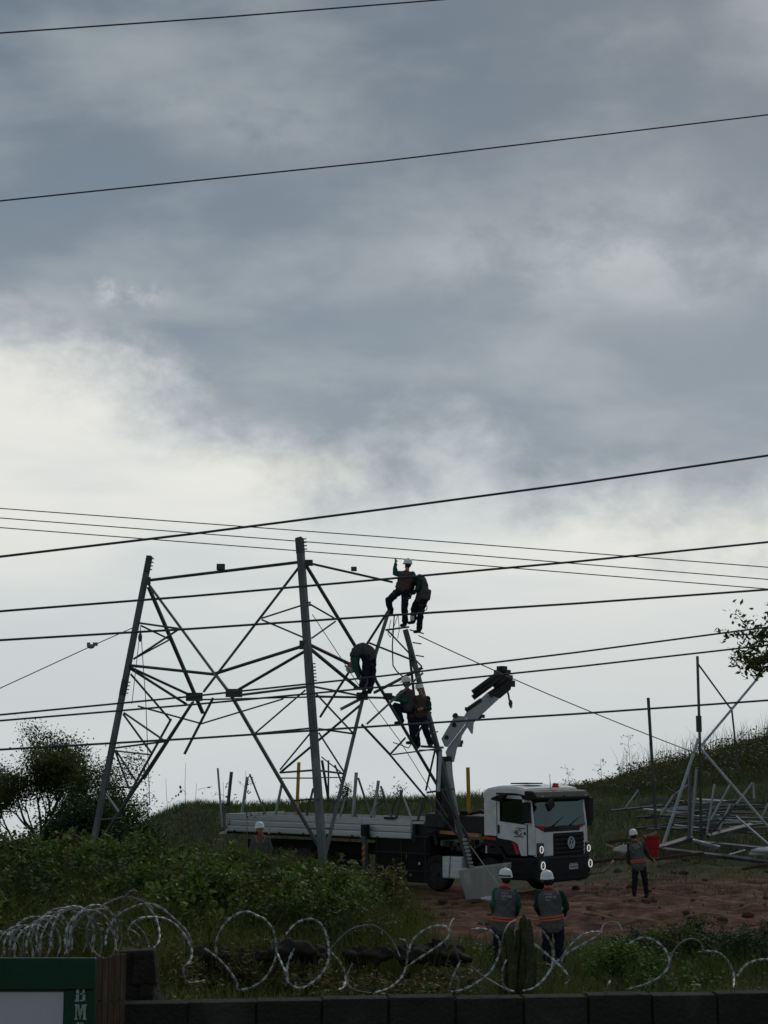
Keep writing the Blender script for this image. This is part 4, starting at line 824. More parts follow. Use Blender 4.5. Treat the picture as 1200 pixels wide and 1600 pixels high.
# bed
tp(MB().box((-8.1, YC, 1.40), (7.8, 2.6, .10)), 'bed_floor', 'chassis')
zz = [1.425, 1.605, 1.785]
for s_ in range(4):
    x0 = -11.97 + s_ * 1.945; x1 = x0 + 1.925
    for z in zz:
        for (y, sg_) in ((YR - .03, -1), (YL + .03, 1)):
            prf = [(y, z), (y + sg_ * .015, z + .03), (y + sg_ * .015, z + .135), (y, z + .168), (y - sg_ * .03, z + .168), (y - sg_ * .03, z)]
            tp(MB().prismx(prf, x0, x1), 'side_board', 'alu')
    tp(MB().box((x0 - .008, YR - .035, 1.68), (.05, .06, .58)), 'stake_post', 'alu', bevel=.008)
tp(MB().box((-8.08, YR - .02, 1.972), (7.8, .06, .022)), 'top_capping', 'alu')
for k_ in range(7): tp(MB().box((-11.6 + k_ * 1.02, YR - .05, 1.42), (.05, .03, .10)), 'board_latch', 'black')
tp(MB().box((-12.0, YC, 1.70), (.05, 2.6, .56)), 'tail_board', 'alu', bevel=.01)
tp(MB().prism([(-12.35, 1.30), (-12.3, 1.38), (-12.0, 1.46), (-12.0, 1.34)], YR - .04, YR + .3), 'rear_marker', 'alu')
tp(MB().box((-4.15, YC, 1.65), (.10, 2.6, .62)), 'head_board', 'crane_dark')
tp(MB().box((-5.0, YR - .03, 2.0), (.42, .1, .07)), 'board_clip', 'black')
# black gear between bed and cab
tp(MB().box((-3.55, YC, 1.72), (1.2, 2.3, .45)), 'crane_base', 'crane_dark', bevel=.03)
tp(MB().box((-4.05, YR + .02, 1.89), (.62, .06, .07)), 'base_rail', 'alu', bevel=.01)
bxs = tp(MB().box((-4.6, YR + .28, .86), (2.1, .5, 1.34)), 'side_locker', 'chassis', bevel=.02)
for z in (.52, 1.02, 1.50): tp(MB().box((-4.62, YR + .01, z), (2.14, .03, .04)), 'locker_rail', 'crane_dark', bxs)
for x_ in (-5.55, -4.6, -3.7): tp(MB().box((x_, YR + .012, .86), (.04, .03, 1.3)), 'locker_post', 'crane_dark', bxs)
tp(MB().box((-3.92, YR + .0, .74), (.06, .02, .07)), 'reflector', 'plate', bxs)
wl = tp(MB().box((-2.7, YR + .16, .68), (.72, .34, .60)), 'white_locker', 'white', bevel=.015)
for k_ in range(4): tp(MB().box((-2.7, YR - .014, .46 + k_ * .15), (.66, .014, .115)), 'locker_panel', 'white', wl, bevel=.006)
tp(MB().tube([(-2.75, YR - .03, 1.02), (-2.80, YR - .04, .40)], .01, 5), 'strap', 'black', wl)
for k_ in range(14): tp(MB().box((random.uniform(-4.0, -2.2), random.uniform(-1.1, -.4), random.uniform(1.95, 2.2)), (random.uniform(.12, .3), .2, random.uniform(.1, .3))), 'hydraulic_fitting', ('crane_dark', 'chassis', 'steel_dark')[k_ % 3], bevel=.015)
for k_ in range(10): tp(MB().box((-3.2 + .16 * k_, YR + .15 + random.uniform(0, .2), 1.15 + random.uniform(-.06, .28)), (random.uniform(.1, .22), .2, random.uniform(.08, .2))), 'valve_block', 'crane_dark' if k_ % 3 else 'steel_dark', bevel=.012)
tp(MB().tube([(-3.6, YR - .02, 1.62), (-3.3, YR - .04, 1.64), (-3.25, YR - .03, 1.3)], .05, 8), 'hydraulic_hose', 'crane_dark')
tp(MB().bar((-3.1, YR - .02, 1.66), (-1.68, YR - .02, 1.60), .09, .12), 'wooden_rail', 'orangewood')
tp(MB().box((-2.2, YC, 1.85), (1.1, 2.2, .55)), 'gear_box', 'crane_dark', bevel=.04)
tp(MB().tube([(-2.6, -.6, 2.15), (-2.3, -.4, 2.24), (-2.0, -.3, 2.16)], .05, 8), 'hose', 'crane_dark')
# striped stabiliser leg
stl = tp(MB().box((-5.84, YR - .20, .92), (.13, .14, 1.20)), 'stabiliser_leg', 'steel', bevel=.01)
tp(MB().box((-5.84, YR - .20, 1.64), (.2, .2, .32)), 'leg_head', 'black', stl, bevel=.02); tp(MB().tube([(-5.84, YR - .20, .4), (-5.84, YR - .20, .06)], .045, 10), 'leg_ram', 'steel_light', stl)
tp(MB().tube([(-5.84, YR - .20, .07), (-5.84, YR - .20, .02)], .2, 14), 'leg_foot', 'chassis', stl); tp(MB().box((-5.84, YR + .2, 1.45), (.14, .9, .14)), 'stabiliser_beam', 'crane_dark', stl)
for k_ in range(3): tp(MB().prism([(-5.905, .72 + k_ * .17), (-5.775, .80 + k_ * .17), (-5.775, .88 + k_ * .17), (-5.905, .80 + k_ * .17)], YR - .274, YR - .271), 'hazard_stripe', 'hazard', stl)
# crane
CY = 45.0
cr_ = lambda u, v, y=CY: TO * 0 + P(u, v, y)
def w2t(p): q = p - TO; return np.array([np.dot(q, hv), np.dot(q, lv), q[2]])
def cw(u, v, dy=0): return w2t(P(u, v, CY + dy))
xt = np.array([hv[0], lv[0], 0])                          # world x seen from the truck
yt = np.array([hv[1], lv[1], 0])
col_ = tp(MB().bar(cw(702, 1306), cw(694, 1182), .42, .42, -yt), 'crane_column', 'crane_dark', bevel=.03)
tp(MB().bar(cw(683, 1284, -.2), cw(686, 1172, -.2), .13, .16, -yt), 'column_ram', 'black', col_, bevel=.02)
tp(MB().bar(cw(716, 1300, -.1), cw(700, 1190, -.1), .16, .3, -yt), 'column_side', 'crane', col_, bevel=.02)
tp(MB().box(cw(692, 1282), (.75, .75, .42)), 'slew_base', 'crane_dark', col_, bevel=.05)
def plate(pts, dy0, dy1, name, mat, par=None):
    a = [w2t(P(u, v, CY + dy0)) for u, v in pts]; b = [w2t(P(u, v, CY + dy1)) for u, v in pts]; k = len(pts)
    m_ = MB().add(a + b, [tuple(range(k)), tuple(range(k, 2 * k))[::-1]] + [(i, k + i, k + (i + 1) % k, (i + 1) % k) for i in range(k)]); return tp(m_, name, mat, par, bevel=.015)
Z7 = lambda x, y: (660 + x / 6.956, 1030 + y / 6.956)
bm_ = plate([Z7(*q) for q in ((205, 865), (335, 640), (350, 610), (478, 622), (470, 700), (275, 955), (240, 950))], -.24, .2, 'main_boom', 'crane')
plate([Z7(*q) for q in ((478, 640), (560, 682), (548, 812), (530, 810), (488, 742), (430, 832), (412, 925), (378, 962), (345, 1115), (285, 1130), (250, 1010), (276, 957), (470, 705))], -.16, .16, 'boom_link', 'crane', bm_)
plate([Z7(*q) for q in ((452, 622), (500, 535), (640, 420), (700, 368), (835, 430), (790, 470), (640, 610), (560, 690))], -.16, .16, 'inner_boom', 'crane')
ex = plate([Z7(*q) for q in ((690, 372), (800, 300), (905, 210), (972, 260), (960, 330), (840, 430))], -.12, .12, 'extension_boom', 'crane_dark')
for (a, b, w) in (((548, 365), (850, 140), .085), ((548, 420), (880, 175), .08), ((780, 310), (930, 190), .07), ((470, 560), (640, 440), .06)):
    tp(MB().tube([w2t(P(*Z7(*a), CY - .14)), w2t(P(*Z7(*b), CY - .14))], w, 10), 'hydraulic_ram', 'crane_dark', ex, smooth=True)
for k_, (x_, y_2) in enumerate(((850, 120), (880, 110), (918, 140), (900, 165), (940, 200), (965, 250), (820, 140), (860, 150))):
    c = w2t(P(*Z7(x_, y_2), CY)); tp(MB().box(c, (.13, .24, random.uniform(.1, .24))), 'boom_head', 'crane_dark', ex, bevel=.015)
tp(MB().box(w2t(P(*Z7(980, 275), CY)), (.06, .2, .14)), 'boom_head', 'crane_dark', ex, bevel=.015)
for (x_, y_2, r) in ((345, 715, .07), (262, 850, .065), (750, 392, .06), (360, 612, .075)):
    c = P(*Z7(x_, y_2), CY - .25); tp(MB().tube([w2t(c), w2t(c + [0, .5, 0])], r, 12), 'pivot_pin', 'crane_dark', bm_, smooth=False)
for (x_, y_2) in ((640, 620), (600, 640), (405, 900), (395, 935), (545, 520), (500, 540)): tp(MB().box(w2t(P(*Z7(x_, y_2), CY - .05)), (.12, .2, .1)), 'hose_clamp', 'crane_dark', bm_, bevel=.01)
hk = MB().tube([w2t(P(*Z7(*q), CY)) for q in ((925, 350), (938, 400), (945, 450))], .028, 6)
hk.ball(w2t(P(*Z7(958, 480), CY)), .06, .06, .11); hk.tube([w2t(P(*Z7(*q), CY)) for q in ((955, 500), (975, 515), (968, 530), (950, 522))], .018, 5); tp(hk, 'crane_hook', 'steel_dark', smooth=True)

# ------------------------------------------------------------------ steel loaded on the bed, yellow posts
def loaded(u0, v0, u1, v1, w, yl, lab, mat='steel', kind='steel_angle', cat='steel angle', group='steel angles standing on the truck bed'):
    b = TS(u1, v1, yl); a = TS(u0, v0, yl)
    if b[2] > 1.46: b = b + (b - a) * ((b[2] - 1.455) / max(.05, a[2] - b[2]))
    a, b = TW(a), TW(b); s_ = np.linalg.norm(a - CAMP) / FPX; root = MB()
    if kind == 'yellow_post': root.bar(a, b, w * s_, w * s_)
    else: root.angle(a, b, w * s_ * .75, None, nz(CAMP - a) + [random.uniform(-.4, .4), 0, 0])
    o = root.build(kind, M[mat], None, bevel=.006 if kind == 'yellow_post' else 0); tag(o, lab, cat, group); return o
SA = [((340, 1200), (345, 1265), 3, 'leftmost thin steel angle behind the bed tail'), ((361, 1206), (352, 1290), 5, 'thick steel angle at the tail of the truck bed'), ((386, 1214), (377, 1272), 4.6, 'thick upright second from the bed tail'), ((390, 1209), (415, 1273), 2.6, 'slanting thin angle right of the second upright on the bed'),
      ((441, 1220), (430, 1273), 4.2, 'upright angle left of the left yellow post'), ((490, 1232), (480, 1274), 3.6, 'short upright partly behind the central tower leg'), ((557, 1207), (552, 1277), 5, 'tallest thick upright right of the central tower leg'), ((560, 1215), (581, 1279), 3.2, 'slanting angle leaning on the tallest upright right of the central leg'),
      ((540, 1246), (531, 1277), 3, 'short upright close to the central tower leg'), ((541, 1245), (558, 1279), 3, 'short slanting angle close to the central tower leg'), ((592, 1220), (584, 1279), 4.8, 'thick upright left of the skyline sapling'), ((595, 1228), (613, 1280), 3.2, 'slanting angle left of the skyline sapling'),
      ((588, 1256), (577, 1279), 3, 'short stub angle left of the thick upright by the sapling'), ((628, 1235), (619, 1281), 4.2, 'upright right of the skyline sapling'), ((631, 1246), (644, 1281), 3, 'slanting angle right of the skyline sapling'), ((661, 1246), (653, 1281), 4, 'rightmost upright on the bed beside the crane')]
for i, (a, b, w, lab) in enumerate(SA): loaded(*a, *b, w, .2 + .5 * (i % 3), lab, 'steel' if i % 2 else 'steel_light')
loaded(467, 1191, 464, 1266, 5, .9, 'left yellow post standing on the truck bed', 'yellow', 'yellow_post', 'post', 'yellow posts on the truck')
loaded(731, 1199, 733, 1276, 5.6, .9, 'right yellow post between the crane and the cab', 'yellow', 'yellow_post', 'post', 'yellow posts on the truck')

# ------------------------------------------------------------------ steel lying and standing at right
lt = empty('tower_base_frame', (P(1090, 1310, 50)[0], 50, gz(10.2, 50))); lo = tuple(lt.location)
tag(lt, 'partly assembled tower base frame of angles standing at right', 'steel frame')
def fr(a, b, w, Ya=50, Yb=50, mat='steel_light', name='strut'):
    pa, pb = P(*a, Ya), P(*b, Yb); s_ = np.linalg.norm(pa - CAMP) / FPX
    if name == 'base_beam': w *= 1.45
    MB().angle(pa, pb, w * s_ * .75, None, nz(CAMP - pa) + [random.uniform(-.4, .4), 0, random.uniform(0, .5)]).build(name, M[mat], lt, lo)
fr((1090, 1025), (1094, 1166), 4, 50, 50, 'steel', 'post'); fr((1094, 1166), (1096, 1312), 4, 50, 50, 'steel_dark', 'post')
fr((1091, 1037), (1142, 1107), 2.6, 50, 50.8, 'steel'); fr((1193, 1047), (1095, 1164), 4, 51.5, 50, 'steel_light'); fr((1143, 1105), (1154, 1206), 2.6, 50.8, 52, 'steel')
fr((1091, 1153), (1036, 1318), 4.6, 50, 49, 'steel_light'); fr((1077, 1199), (1076, 1308), 5, 50, 50, 'steel'); fr((1089, 1201), (1080, 1306), 4.2, 50, 50, 'steel_light')
fr((1095, 1169), (1203, 1294), 3.8, 50, 48.6, 'steel_light'); fr((1150, 1257), (1104, 1308), 3.4, 49.6, 49.6, 'steel_dark'); fr((1116, 1225), (1104, 1303), 3.2, 50.5, 50.5); fr((1142, 1223), (1110, 1281), 3.2, 51, 51)
fr((1176, 1222), (1150, 1257), 3.2, 51, 51); fr((1142, 1256), (1124, 1297), 3.2, 50, 50); fr((1177, 1223), (1178, 1248), 3, 51, 51); fr((1200, 1255), (1190, 1278), 3.2, 50.5, 50.5)
fr((1032, 1324), (1084, 1308), 7, 48.8, 50, 'steel', 'base_beam'); fr((1033, 1326), (1127, 1337), 5, 48.8, 48.4, 'steel', 'base_beam'); fr((1127, 1337), (1240, 1352), 5, 48.4, 48, 'steel', 'base_beam')
fr((1084, 1314), (1240, 1330), 4.6, 49.6, 49, 'steel', 'base_beam'); fr((1110, 1306), (1178, 1288), 6.5, 49.4, 51, 'steel', 'base_beam'); fr((1082, 1312), (1124, 1323), 4, 49.6, 49.2, 'steel_light', 'base_beam'); fr((1150, 1275), (1200, 1318), 3, 50, 49); fr((1135, 1337), (1165, 1328), 2.4, 48.4, 48.8)
c = P(1092, 1131, 49.95); MB().box(c, (.17, .09, .52)).build('splice_plate', M['steel_dark'], lt, lo, bevel=.01)
o = MB().angle(P(1014, 1090, 47.5), P(1029, 1335, 47.0), 5 * 47.5 / FPX * .75, None, (.3, -1, 0)).build('steel_post', M['steel_dark']); tag(o, 'lone dark steel post standing left of the tower base frame', 'post')
# loose angles in the heap
for i in range(52):
    u = random.uniform(1035, 1195); v = random.uniform(1246, 1298); Y = 55.5 - (v - 1246) / 52 * 4.5; L_ = random.uniform(40, 110); sl = random.uniform(-.13, .13)
    a, b = P(u - L_ / 2, v - L_ / 2 * sl, Y), P(u + L_ / 2, v + L_ / 2 * sl, Y + random.uniform(-.8, .8)); w = random.uniform(2.4, 4.4) * Y / FPX
    o = MB().angle(a, b, w * .8, None, (random.uniform(-.3, .3), -1, random.uniform(.2, 1.2))).build('steel_angle', M[random.choice(['steel', 'steel', 'steel_light', 'steel_dark', 'steel_dark'])])
    tag(o, 'steel angle lying in the heap behind the tower base frame', 'steel angle', 'steel angles heaped behind the base frame')
for (a, b, w, lab, mt) in (((977, 1263), (998, 1234), 2.6, 'thin leaning angle alone on the grass left of the lone post', 'steel_light'), ((998, 1234), (1002, 1262), 2.2, 'thin upright angle beside the leaning one on the grass', 'steel'), ((1030, 1277), (1053, 1242), 2.8, 'leaning pale angle right of the lone post', 'steel_light'), ((1053, 1242), (1075, 1226), 2.4, 'sloping pale angle above the leaning one near the lone post', 'steel_light'),
                           ((955, 1266), (1035, 1258), 3.4, 'long angle lying flat on the grass left of the heap', 'steel'), ((1040, 1228), (1075, 1253), 2.4, 'dark angle sloping down in front of the scrub', 'steel_dark')):
    o = MB().angle(P(*a, 53), P(*b, 53), w * 53 / FPX * .8, None, (.2, -1, .4)).build('steel_angle', M[mt]); tag(o, lab, 'steel angle', 'loose angles near the lone post')
# red drum
dc = P(1019, 1338, 46.0); dz0 = dc[2]; root = empty('red_drum', dc); tag(root, 'red drum behind the worker at the foot of the lone post', 'drum')
m_ = MB(); m_.loft([[(dc[0] + r * math.cos(a), dc[1] + r * math.sin(a), dz0 + z) for a in np.linspace(0, 2 * math.pi, 22, endpoint=False)] for r, z in ((.17, 0), (.185, .02), (.205, .2), (.197, .21), (.212, .25), (.235, .45), (.227, .46), (.25, .58), (.243, .60), (.22, .59), (.21, .3))])
m_.build('shell', M['drum'], root, dc, False)
m_ = MB(); m_.tube([dc + [-.30, 0, .60], dc + [-.1, -.15, .72], dc + [.15, -.15, .78], dc + [.30, 0, .62]], .012, 5); m_.build('handle', M['steel_dark'], root, dc)
o = MB().bar(P(1008, 1308, 45.8), P(1026, 1301, 46.2), .07, .05).build('timber_piece', M['wood']); tag(o, 'short timber lying across the red drum', 'timber')
for (a, b, Y, w, lab, mt) in (((947, 1320), (978, 1336), 46, .10, 'pale timber sloping beside the worker at right', 'wood'), ((925, 1347), (985, 1341), 45, .11, 'dark log lying on the grass edge left of the worker at right', 'darkwood'), ((948, 1316), (986, 1312), 46.5, .12, 'dark beam lying behind the pale timber', 'darkwood'), ((1024, 1343), (1100, 1333), 46.5, .09, 'dark pole lying below the red drum', 'darkwood'), ((1160, 1358), (1215, 1350), 46, .10, 'dark branch lying at the right edge below the steel', 'darkwood'), ((1050, 1250), (1110, 1272), 54, .08, 'dark timber leaning in the heap', 'darkwood')):
    pa, pb = P(*a, Y), P(*b, Y); pm = (pa + pb) / 2 + [0, 0, .03]
    o = MB().tube([pa, pm, pb], [w / 2, w * .52, w * .4], 7).build('timber_log', M[mt]); tag(o, lab, 'timber')
def lumpy(name, lab, c, r, mat, cat, group=None, n=14, k=9, amp=.22):
    m_ = MB(); ph = rng.random(6) * 6; rings = []
    for i in range(k + 1):
        t = math.pi * (i + .02) / (k + .04); ring = []
        for j in range(n):
            a = 2 * math.pi * j / n; d = 1 + amp * (math.sin(2 * a + ph[0] + t * 2) * .5 + math.sin(3 * a + ph[1] - t) * .4 + math.sin(5 * t + ph[2] + a) * .4)
            ring.append((c[0] + r[0] * d * math.sin(t) * math.cos(a), c[1] + r[1] * d * math.sin(t) * math.sin(a), c[2] - r[2] * d * math.cos(t)))
        rings.append(ring)
    m_.loft(rings); o = m_.build(name, M[mat], None, smooth=True); tag(o, lab, cat, group); LAST[:] = [o]; return o
lumpy('cloth_bundle', 'pale cloth bundle on the ground left of the worker at right', P(974, 1328, 45.5), (.22, .15, .13), 'cloth', 'bundle', amp=.35)
lumpy('cloth_bundle', 'pale cloth bundle among the steel near the right edge', P(1195, 1331, 48.5), (.45, .25, .13), 'cloth', 'bundle', amp=.35)
lumpy('cloth_bundle', 'small white bag on the mud beside the footing', P(762, 1405, 39.5), (.15, .1, .06), 'cloth', 'bag', amp=.35)
m_ = MB().tube([P(920, 1365, 43), P(945, 1362, 42.6), P(955, 1350, 42.6), P(958, 1345, 42.8)], .03, 6); o = m_.build('root', M['wood'], None, smooth=True); tag(o, 'curved reddish root on the mud right of the truck bumper', 'root')
# broken masonry half buried in the grass
RB_ = [(330, 1486, .34), (362, 1488, .26), (402, 1490, .24), (455, 1478, .36), (488, 1486, .30), (560, 1488, .28), (592, 1486, .24), (640, 1486, .30), (676, 1484, .36), (708, 1488, .32)]
WH = ['at the far left of its row', 'second from the left of its row', 'third from the left of its row', 'under the second wire loop, the tallest', 'right of the tallest one', 'below the leafy shrub at mid left', 'left of the muddy edge', 'under the crossed wire loop', 'right of the crossed wire loop', 'at the right end of its row']
for i, (u, v, s_) in enumerate(RB_):
    Y = 24.2 + .25 * math.sin(i * 1.7); c = P(u, v, Y)
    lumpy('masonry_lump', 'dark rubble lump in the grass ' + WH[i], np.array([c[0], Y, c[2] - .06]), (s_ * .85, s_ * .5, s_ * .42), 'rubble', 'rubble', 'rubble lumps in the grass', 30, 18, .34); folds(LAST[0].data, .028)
# ribbed stems in front of the left standing worker
root = empty('cactus_clump', P(806, 1535, 22.0)); ro = tuple(root.location); tag(root, 'clump of dark ribbed upright stems before the worker in green sleeves', 'plant')
for (u, v, r) in ((789, 1462, .04), (797, 1446, .05), (806, 1452, .04), (812, 1434, .042), (820, 1429, .05), (828, 1436, .055), (834, 1470, .032), (801, 1480, .045), (784, 1492, .03)):
    b_ = P(u + random.uniform(-3, 3), 1560, 22 + random.uniform(-.15, .15)); t_ = P(u, v, b_[1]); m_ = MB(); rings = []
    for t in (0, .15, .3, .45, .6, .75, .88, .96, 1.0):
        c = b_ + (t_ - b_) * t + np.array([.02 * math.sin(t * 7 + u), 0, 0]); q = r * (1 if t < .88 else .85 if t < .95 else .55 if t < 1 else .15) * (1 + .08 * math.sin(t * 11 + u))
        rings.append([c + np.array([q * (1 + .16 * (-1) ** j) * math.cos(math.pi * j / 7), q * (1 + .16 * (-1) ** j) * math.sin(math.pi * j / 7), 0]) for j in range(14)])
    m_.loft(rings); m_.build('stem', M['cactus'], root, ro)
# clods on the mud
for i in range(210):
    u = random.uniform(640, 1210); v = random.uniform(1352, 1440); Y = 3.7 * FPX / (v - 1187) * .985; c = P(u, v, Y); r = .025 + .12 * random.random() ** 2.2
    if u < 900 and v < 1392: continue
    q = np.array([c[0], Y, gz(c[0], Y) + r * .2]); o = lumpy('earth_clod', 'small clod of red earth lying on the churned mud', q, (r, r, r * .6), 'orangewood' if False else 'wood', 'clod', 'clods on the mud', 8, 5, .3)
    o.data.materials.clear(); o.data.materials.append(M.setdefault('clod', material('clod_earth', (.075, .042, .028), (.15, .085, .058), .95, 0, 5, .6, 30)))

# ------------------------------------------------------------------ razor wire
def spline(pts, n=8):
    pts = [np.array(p, float) for p in pts]; out = []
    for i in range(len(pts) - 1):
        p0, p1, p2, p3 = pts[max(i - 1, 0)], pts[i], pts[i + 1], pts[min(i + 2, len(pts) - 1)]
        for k in range(n):
            t = k / n; out.append(.5 * (2 * p1 + (p2 - p0) * t + (2 * p0 - 5 * p1 + 4 * p2 - p3) * t * t + (3 * p1 - p0 - 3 * p2 + p3) * t ** 3))
    out.append(pts[-1]); return out
def tape(pts, root, org, phase=0, r0=.0036, r1=.0078, per=.062, mat='razor', name='wire_loop'):
    Q = [np.array(p) for p in pts]; seglen = [0]
    for a, b in zip(Q, Q[1:]): seglen.append(seglen[-1] + np.linalg.norm(b - a))
    tot = seglen[-1]; n = max(8, int(tot / .0085)); S = np.linspace(0, tot, n); A = np.array(Q)
    R_ = np.stack([np.interp(S, seglen, A[:, i]) for i in range(3)], 1)
    rs = np.where(((S + phase + .02 * np.sin(S * 7 + phase * 90)) % per) < per * (.5 + .08 * np.sin(S * 3)), r1, r0)
    m_ = MB(); m_.tube(R_, list(rs), 5)
    barb = MB()
    for k in range(int(tot / per)):
        s_ = (k + .26) * per - phase % per
        if 0 < s_ < tot:
            c = np.array([np.interp(s_, S, R_[:, i]) for i in range(3)]); c2 = np.array([np.interp(min(tot, s_ + .01), S, R_[:, i]) for i in range(3)]); d = nz(c2 - c); nrm = nz(np.cross(d, [0, 1, 0.01]))
            for e in (-1, 1):
                for g2 in (-1, 1): m_.add([c + d * g2 * .004 + nrm * e * .006, c + d * g2 * .012 + nrm * e * .006, c + d * g2 * .018 + nrm * e * .012, c + d * g2 * .008 + nrm * e * .007 + np.array([0, .002, 0])], [(0, 1, 2), (0, 2, 3), (0, 3, 1), (1, 3, 2)])
    ob = m_.build(name, M['razor_core'], root, org); ob.data.materials.append(M[mat]); mid_ = (r0 + r1) / 2; nf = (n - 1) * 5
    ob.data.polygons.foreach_set('material_index', [1 if (q >= nf or rs[min(n - 1, q // 5)] > mid_) else 0 for q in range(len(ob.data.polygons))]); return ob
rw = empty('razor_wire', (0.3, 9.45, 2.28)); rwo = (0.3, 9.45, 2.28); tag(rw, 'stretched loops of pale razor wire along the top of the block wall', 'razor wire')
LOOPS = [
 [(320, 1482), (340, 1497), (357, 1515), (370, 1535), (371, 1546), (385, 1545), (400, 1539), (415, 1527), (427, 1507), (432, 1487), (430, 1465), (425, 1450), (412, 1435), (402, 1431), (390, 1425), (375, 1426), (357, 1437), (344, 1455), (337, 1475), (339, 1495)],
 [(432, 1487), (442, 1510), (449, 1525), (447, 1540)],
 [(460, 1482), (450, 1505), (449, 1530), (457, 1540), (470, 1544), (485, 1537), (500, 1525), (512, 1505), (514, 1485), (511, 1465), (504, 1447), (492, 1437), (480, 1436), (465, 1441), (455, 1450), (447, 1460)],
 [(514, 1485), (532, 1505), (540, 1525), (537, 1542), (529, 1546)],
 [(551, 1505), (541, 1527), (545, 1540), (560, 1548), (580, 1551)],
 [(515, 1485), (530, 1467), (552, 1450), (580, 1445), (595, 1452), (607, 1462), (617, 1477), (625, 1495)],
 [(625, 1467), (635, 1472), (637, 1488), (635, 1507), (631, 1520), (624, 1531), (607, 1544), (585, 1551)],
 [(639, 1488), (641, 1477), (649, 1464), (663, 1453), (679, 1447), (695, 1447), (703, 1455), (701, 1463), (692, 1472), (671, 1487), (649, 1501), (633, 1513)],
 [(709, 1435), (704, 1443), (703, 1456), (711, 1480), (717, 1501), (719, 1517), (715, 1544)],
 [(720, 1500), (713, 1515), (705, 1533), (703, 1547), (708, 1549), (729, 1544), (751, 1531), (767, 1517), (777, 1499), (781, 1483), (779, 1467), (767, 1455), (753, 1451), (737, 1452)],
 [(735, 1510), (760, 1528), (788, 1544)],
 [(807, 1437), (796, 1443), (788, 1456), (784, 1472), (783, 1488)],
 [(791, 1500), (785, 1515), (785, 1533), (791, 1545), (803, 1549)],
 [(847, 1453), (860, 1472), (865, 1491), (861, 1512), (849, 1531), (833, 1544), (817, 1548)],
 [(835, 1475), (857, 1493), (873, 1507), (887, 1523), (889, 1533), (884, 1537)],
 [(877, 1505), (883, 1488), (897, 1471), (914, 1459), (928, 1456), (939, 1458), (917, 1472), (888, 1488), (868, 1505), (850, 1530)],
 [(939, 1458), (942, 1447), (951, 1441), (965, 1442), (973, 1454)],
 [(982, 1475), (996, 1467), (1010, 1465), (1027, 1472), (1040, 1485), (1046, 1502), (1041, 1516), (1027, 1529), (1004, 1539), (979, 1546)],
 [(1055, 1542), (1048, 1519), (1048, 1502), (1055, 1482), (1070, 1469), (1084, 1467), (1095, 1474), (1099, 1485)],
 [(1102, 1486), (1121, 1488), (1135, 1499), (1145, 1516), (1147, 1530), (1146, 1543)],
 [(1152, 1525), (1163, 1510), (1177, 1502), (1191, 1499), (1206, 1500), (1223, 1510), (1232, 1530), (1225, 1545)],
 [(949, 1545), (951, 1538), (953, 1533)]]
for i, lp in enumerate(LOOPS):
    n = len(lp); pts = []
    for k, (u, v) in enumerate(lp):
        x0 = (u - 600) / FPX * 9.5; dy = .10 * math.sin(k / n * 6.28 + i * 1.9) + .02; pts.append(P(u, v, wall_y(x0) + dy))
    dull = i in (8, 10, 11, 16, 18, 4, 5)
    tape(spline(pts), rw, rwo, i * .017, *((.003, .0044) if dull else (.0038, .0062)), mat='razor_dull' if dull else 'razor')
# bunched coil at left
rc = empty('razor_coil', (-1.9, 9.2, 2.5)); rco = (-1.9, 9.2, 2.5); tag(rc, 'dense bunched coil of razor wire above the green sign', 'razor wire')
BIG = [[(165, 1476), (167, 1457), (181, 1433), (203, 1419), (227, 1412), (248, 1416), (267, 1431), (293, 1457), (300, 1487)], [(229, 1415), (243, 1433), (249, 1455), (248, 1471), (240, 1481)],
       [(213, 1480), (203, 1468), (200, 1455), (211, 1439), (229, 1433), (256, 1435), (277, 1447), (293, 1468), (300, 1487), (296, 1503), (287, 1511), (288, 1527), (296, 1535), (320, 1532)],
       [(189, 1423), (197, 1399), (208, 1391), (214, 1394)], [(136, 1480), (136, 1449), (149, 1425), (171, 1409), (197, 1401), (221, 1407), (240, 1420)], [(203, 1452), (215, 1460), (219, 1470), (213, 1481)],
       [(205, 1440), (222, 1455), (231, 1472), (233, 1481)], [(139, 1452), (140, 1475), (150, 1490), (163, 1499), (150, 1502)], [(168, 1445), (178, 1462), (182, 1486)]]
for i, lp in enumerate(BIG):
    tape(spline([P(u, v, 9.28 + .12 * math.sin(k * .9 + i)) for k, (u, v) in enumerate(lp)]), rc, rco, i * .02, .0038, .006, mat='razor' if i in (0, 1, 2, 5) else 'razor_dull')
for i in range(20):
    f_ = i / 19; uc = -30 + 185 * f_ + random.uniform(-6, 6); top_ = 1478 - 62 * min(1, f_ * 1.35) ** .7 + random.uniform(-4, 10); base = 1505
    rv = (base - top_) / 2 + 6; ru = rv * random.uniform(.55, .95); vc = top_ + rv; tl_ = random.uniform(-.1, .3); pts = []
    a0 = random.uniform(-.5, .5)
    for a in np.linspace(math.pi * 1.12 + a0 * .3, -math.pi * .12 + a0 * .3, 15):
        pts.append(P(uc + ru * math.cos(a) + tl_ * rv * math.sin(a), vc - rv * math.sin(a), 9.26 + .16 * math.cos(a) + .10 * math.sin(i * 2.1)))
    tape(spline(pts, 4), rc, rco, i * .013, .0036, .0058, mat=('razor', 'razor_dull', 'razor')[i % 3])
wr = MB().tube(spline([P(130, 1446, 9.2), P(160, 1456, 9.2), P(190, 1468, 9.2), P(235, 1476, 9.25), P(262, 1486, 9.25)]), .003, 4).build('tie_wire', M['cable'], rc, rco)

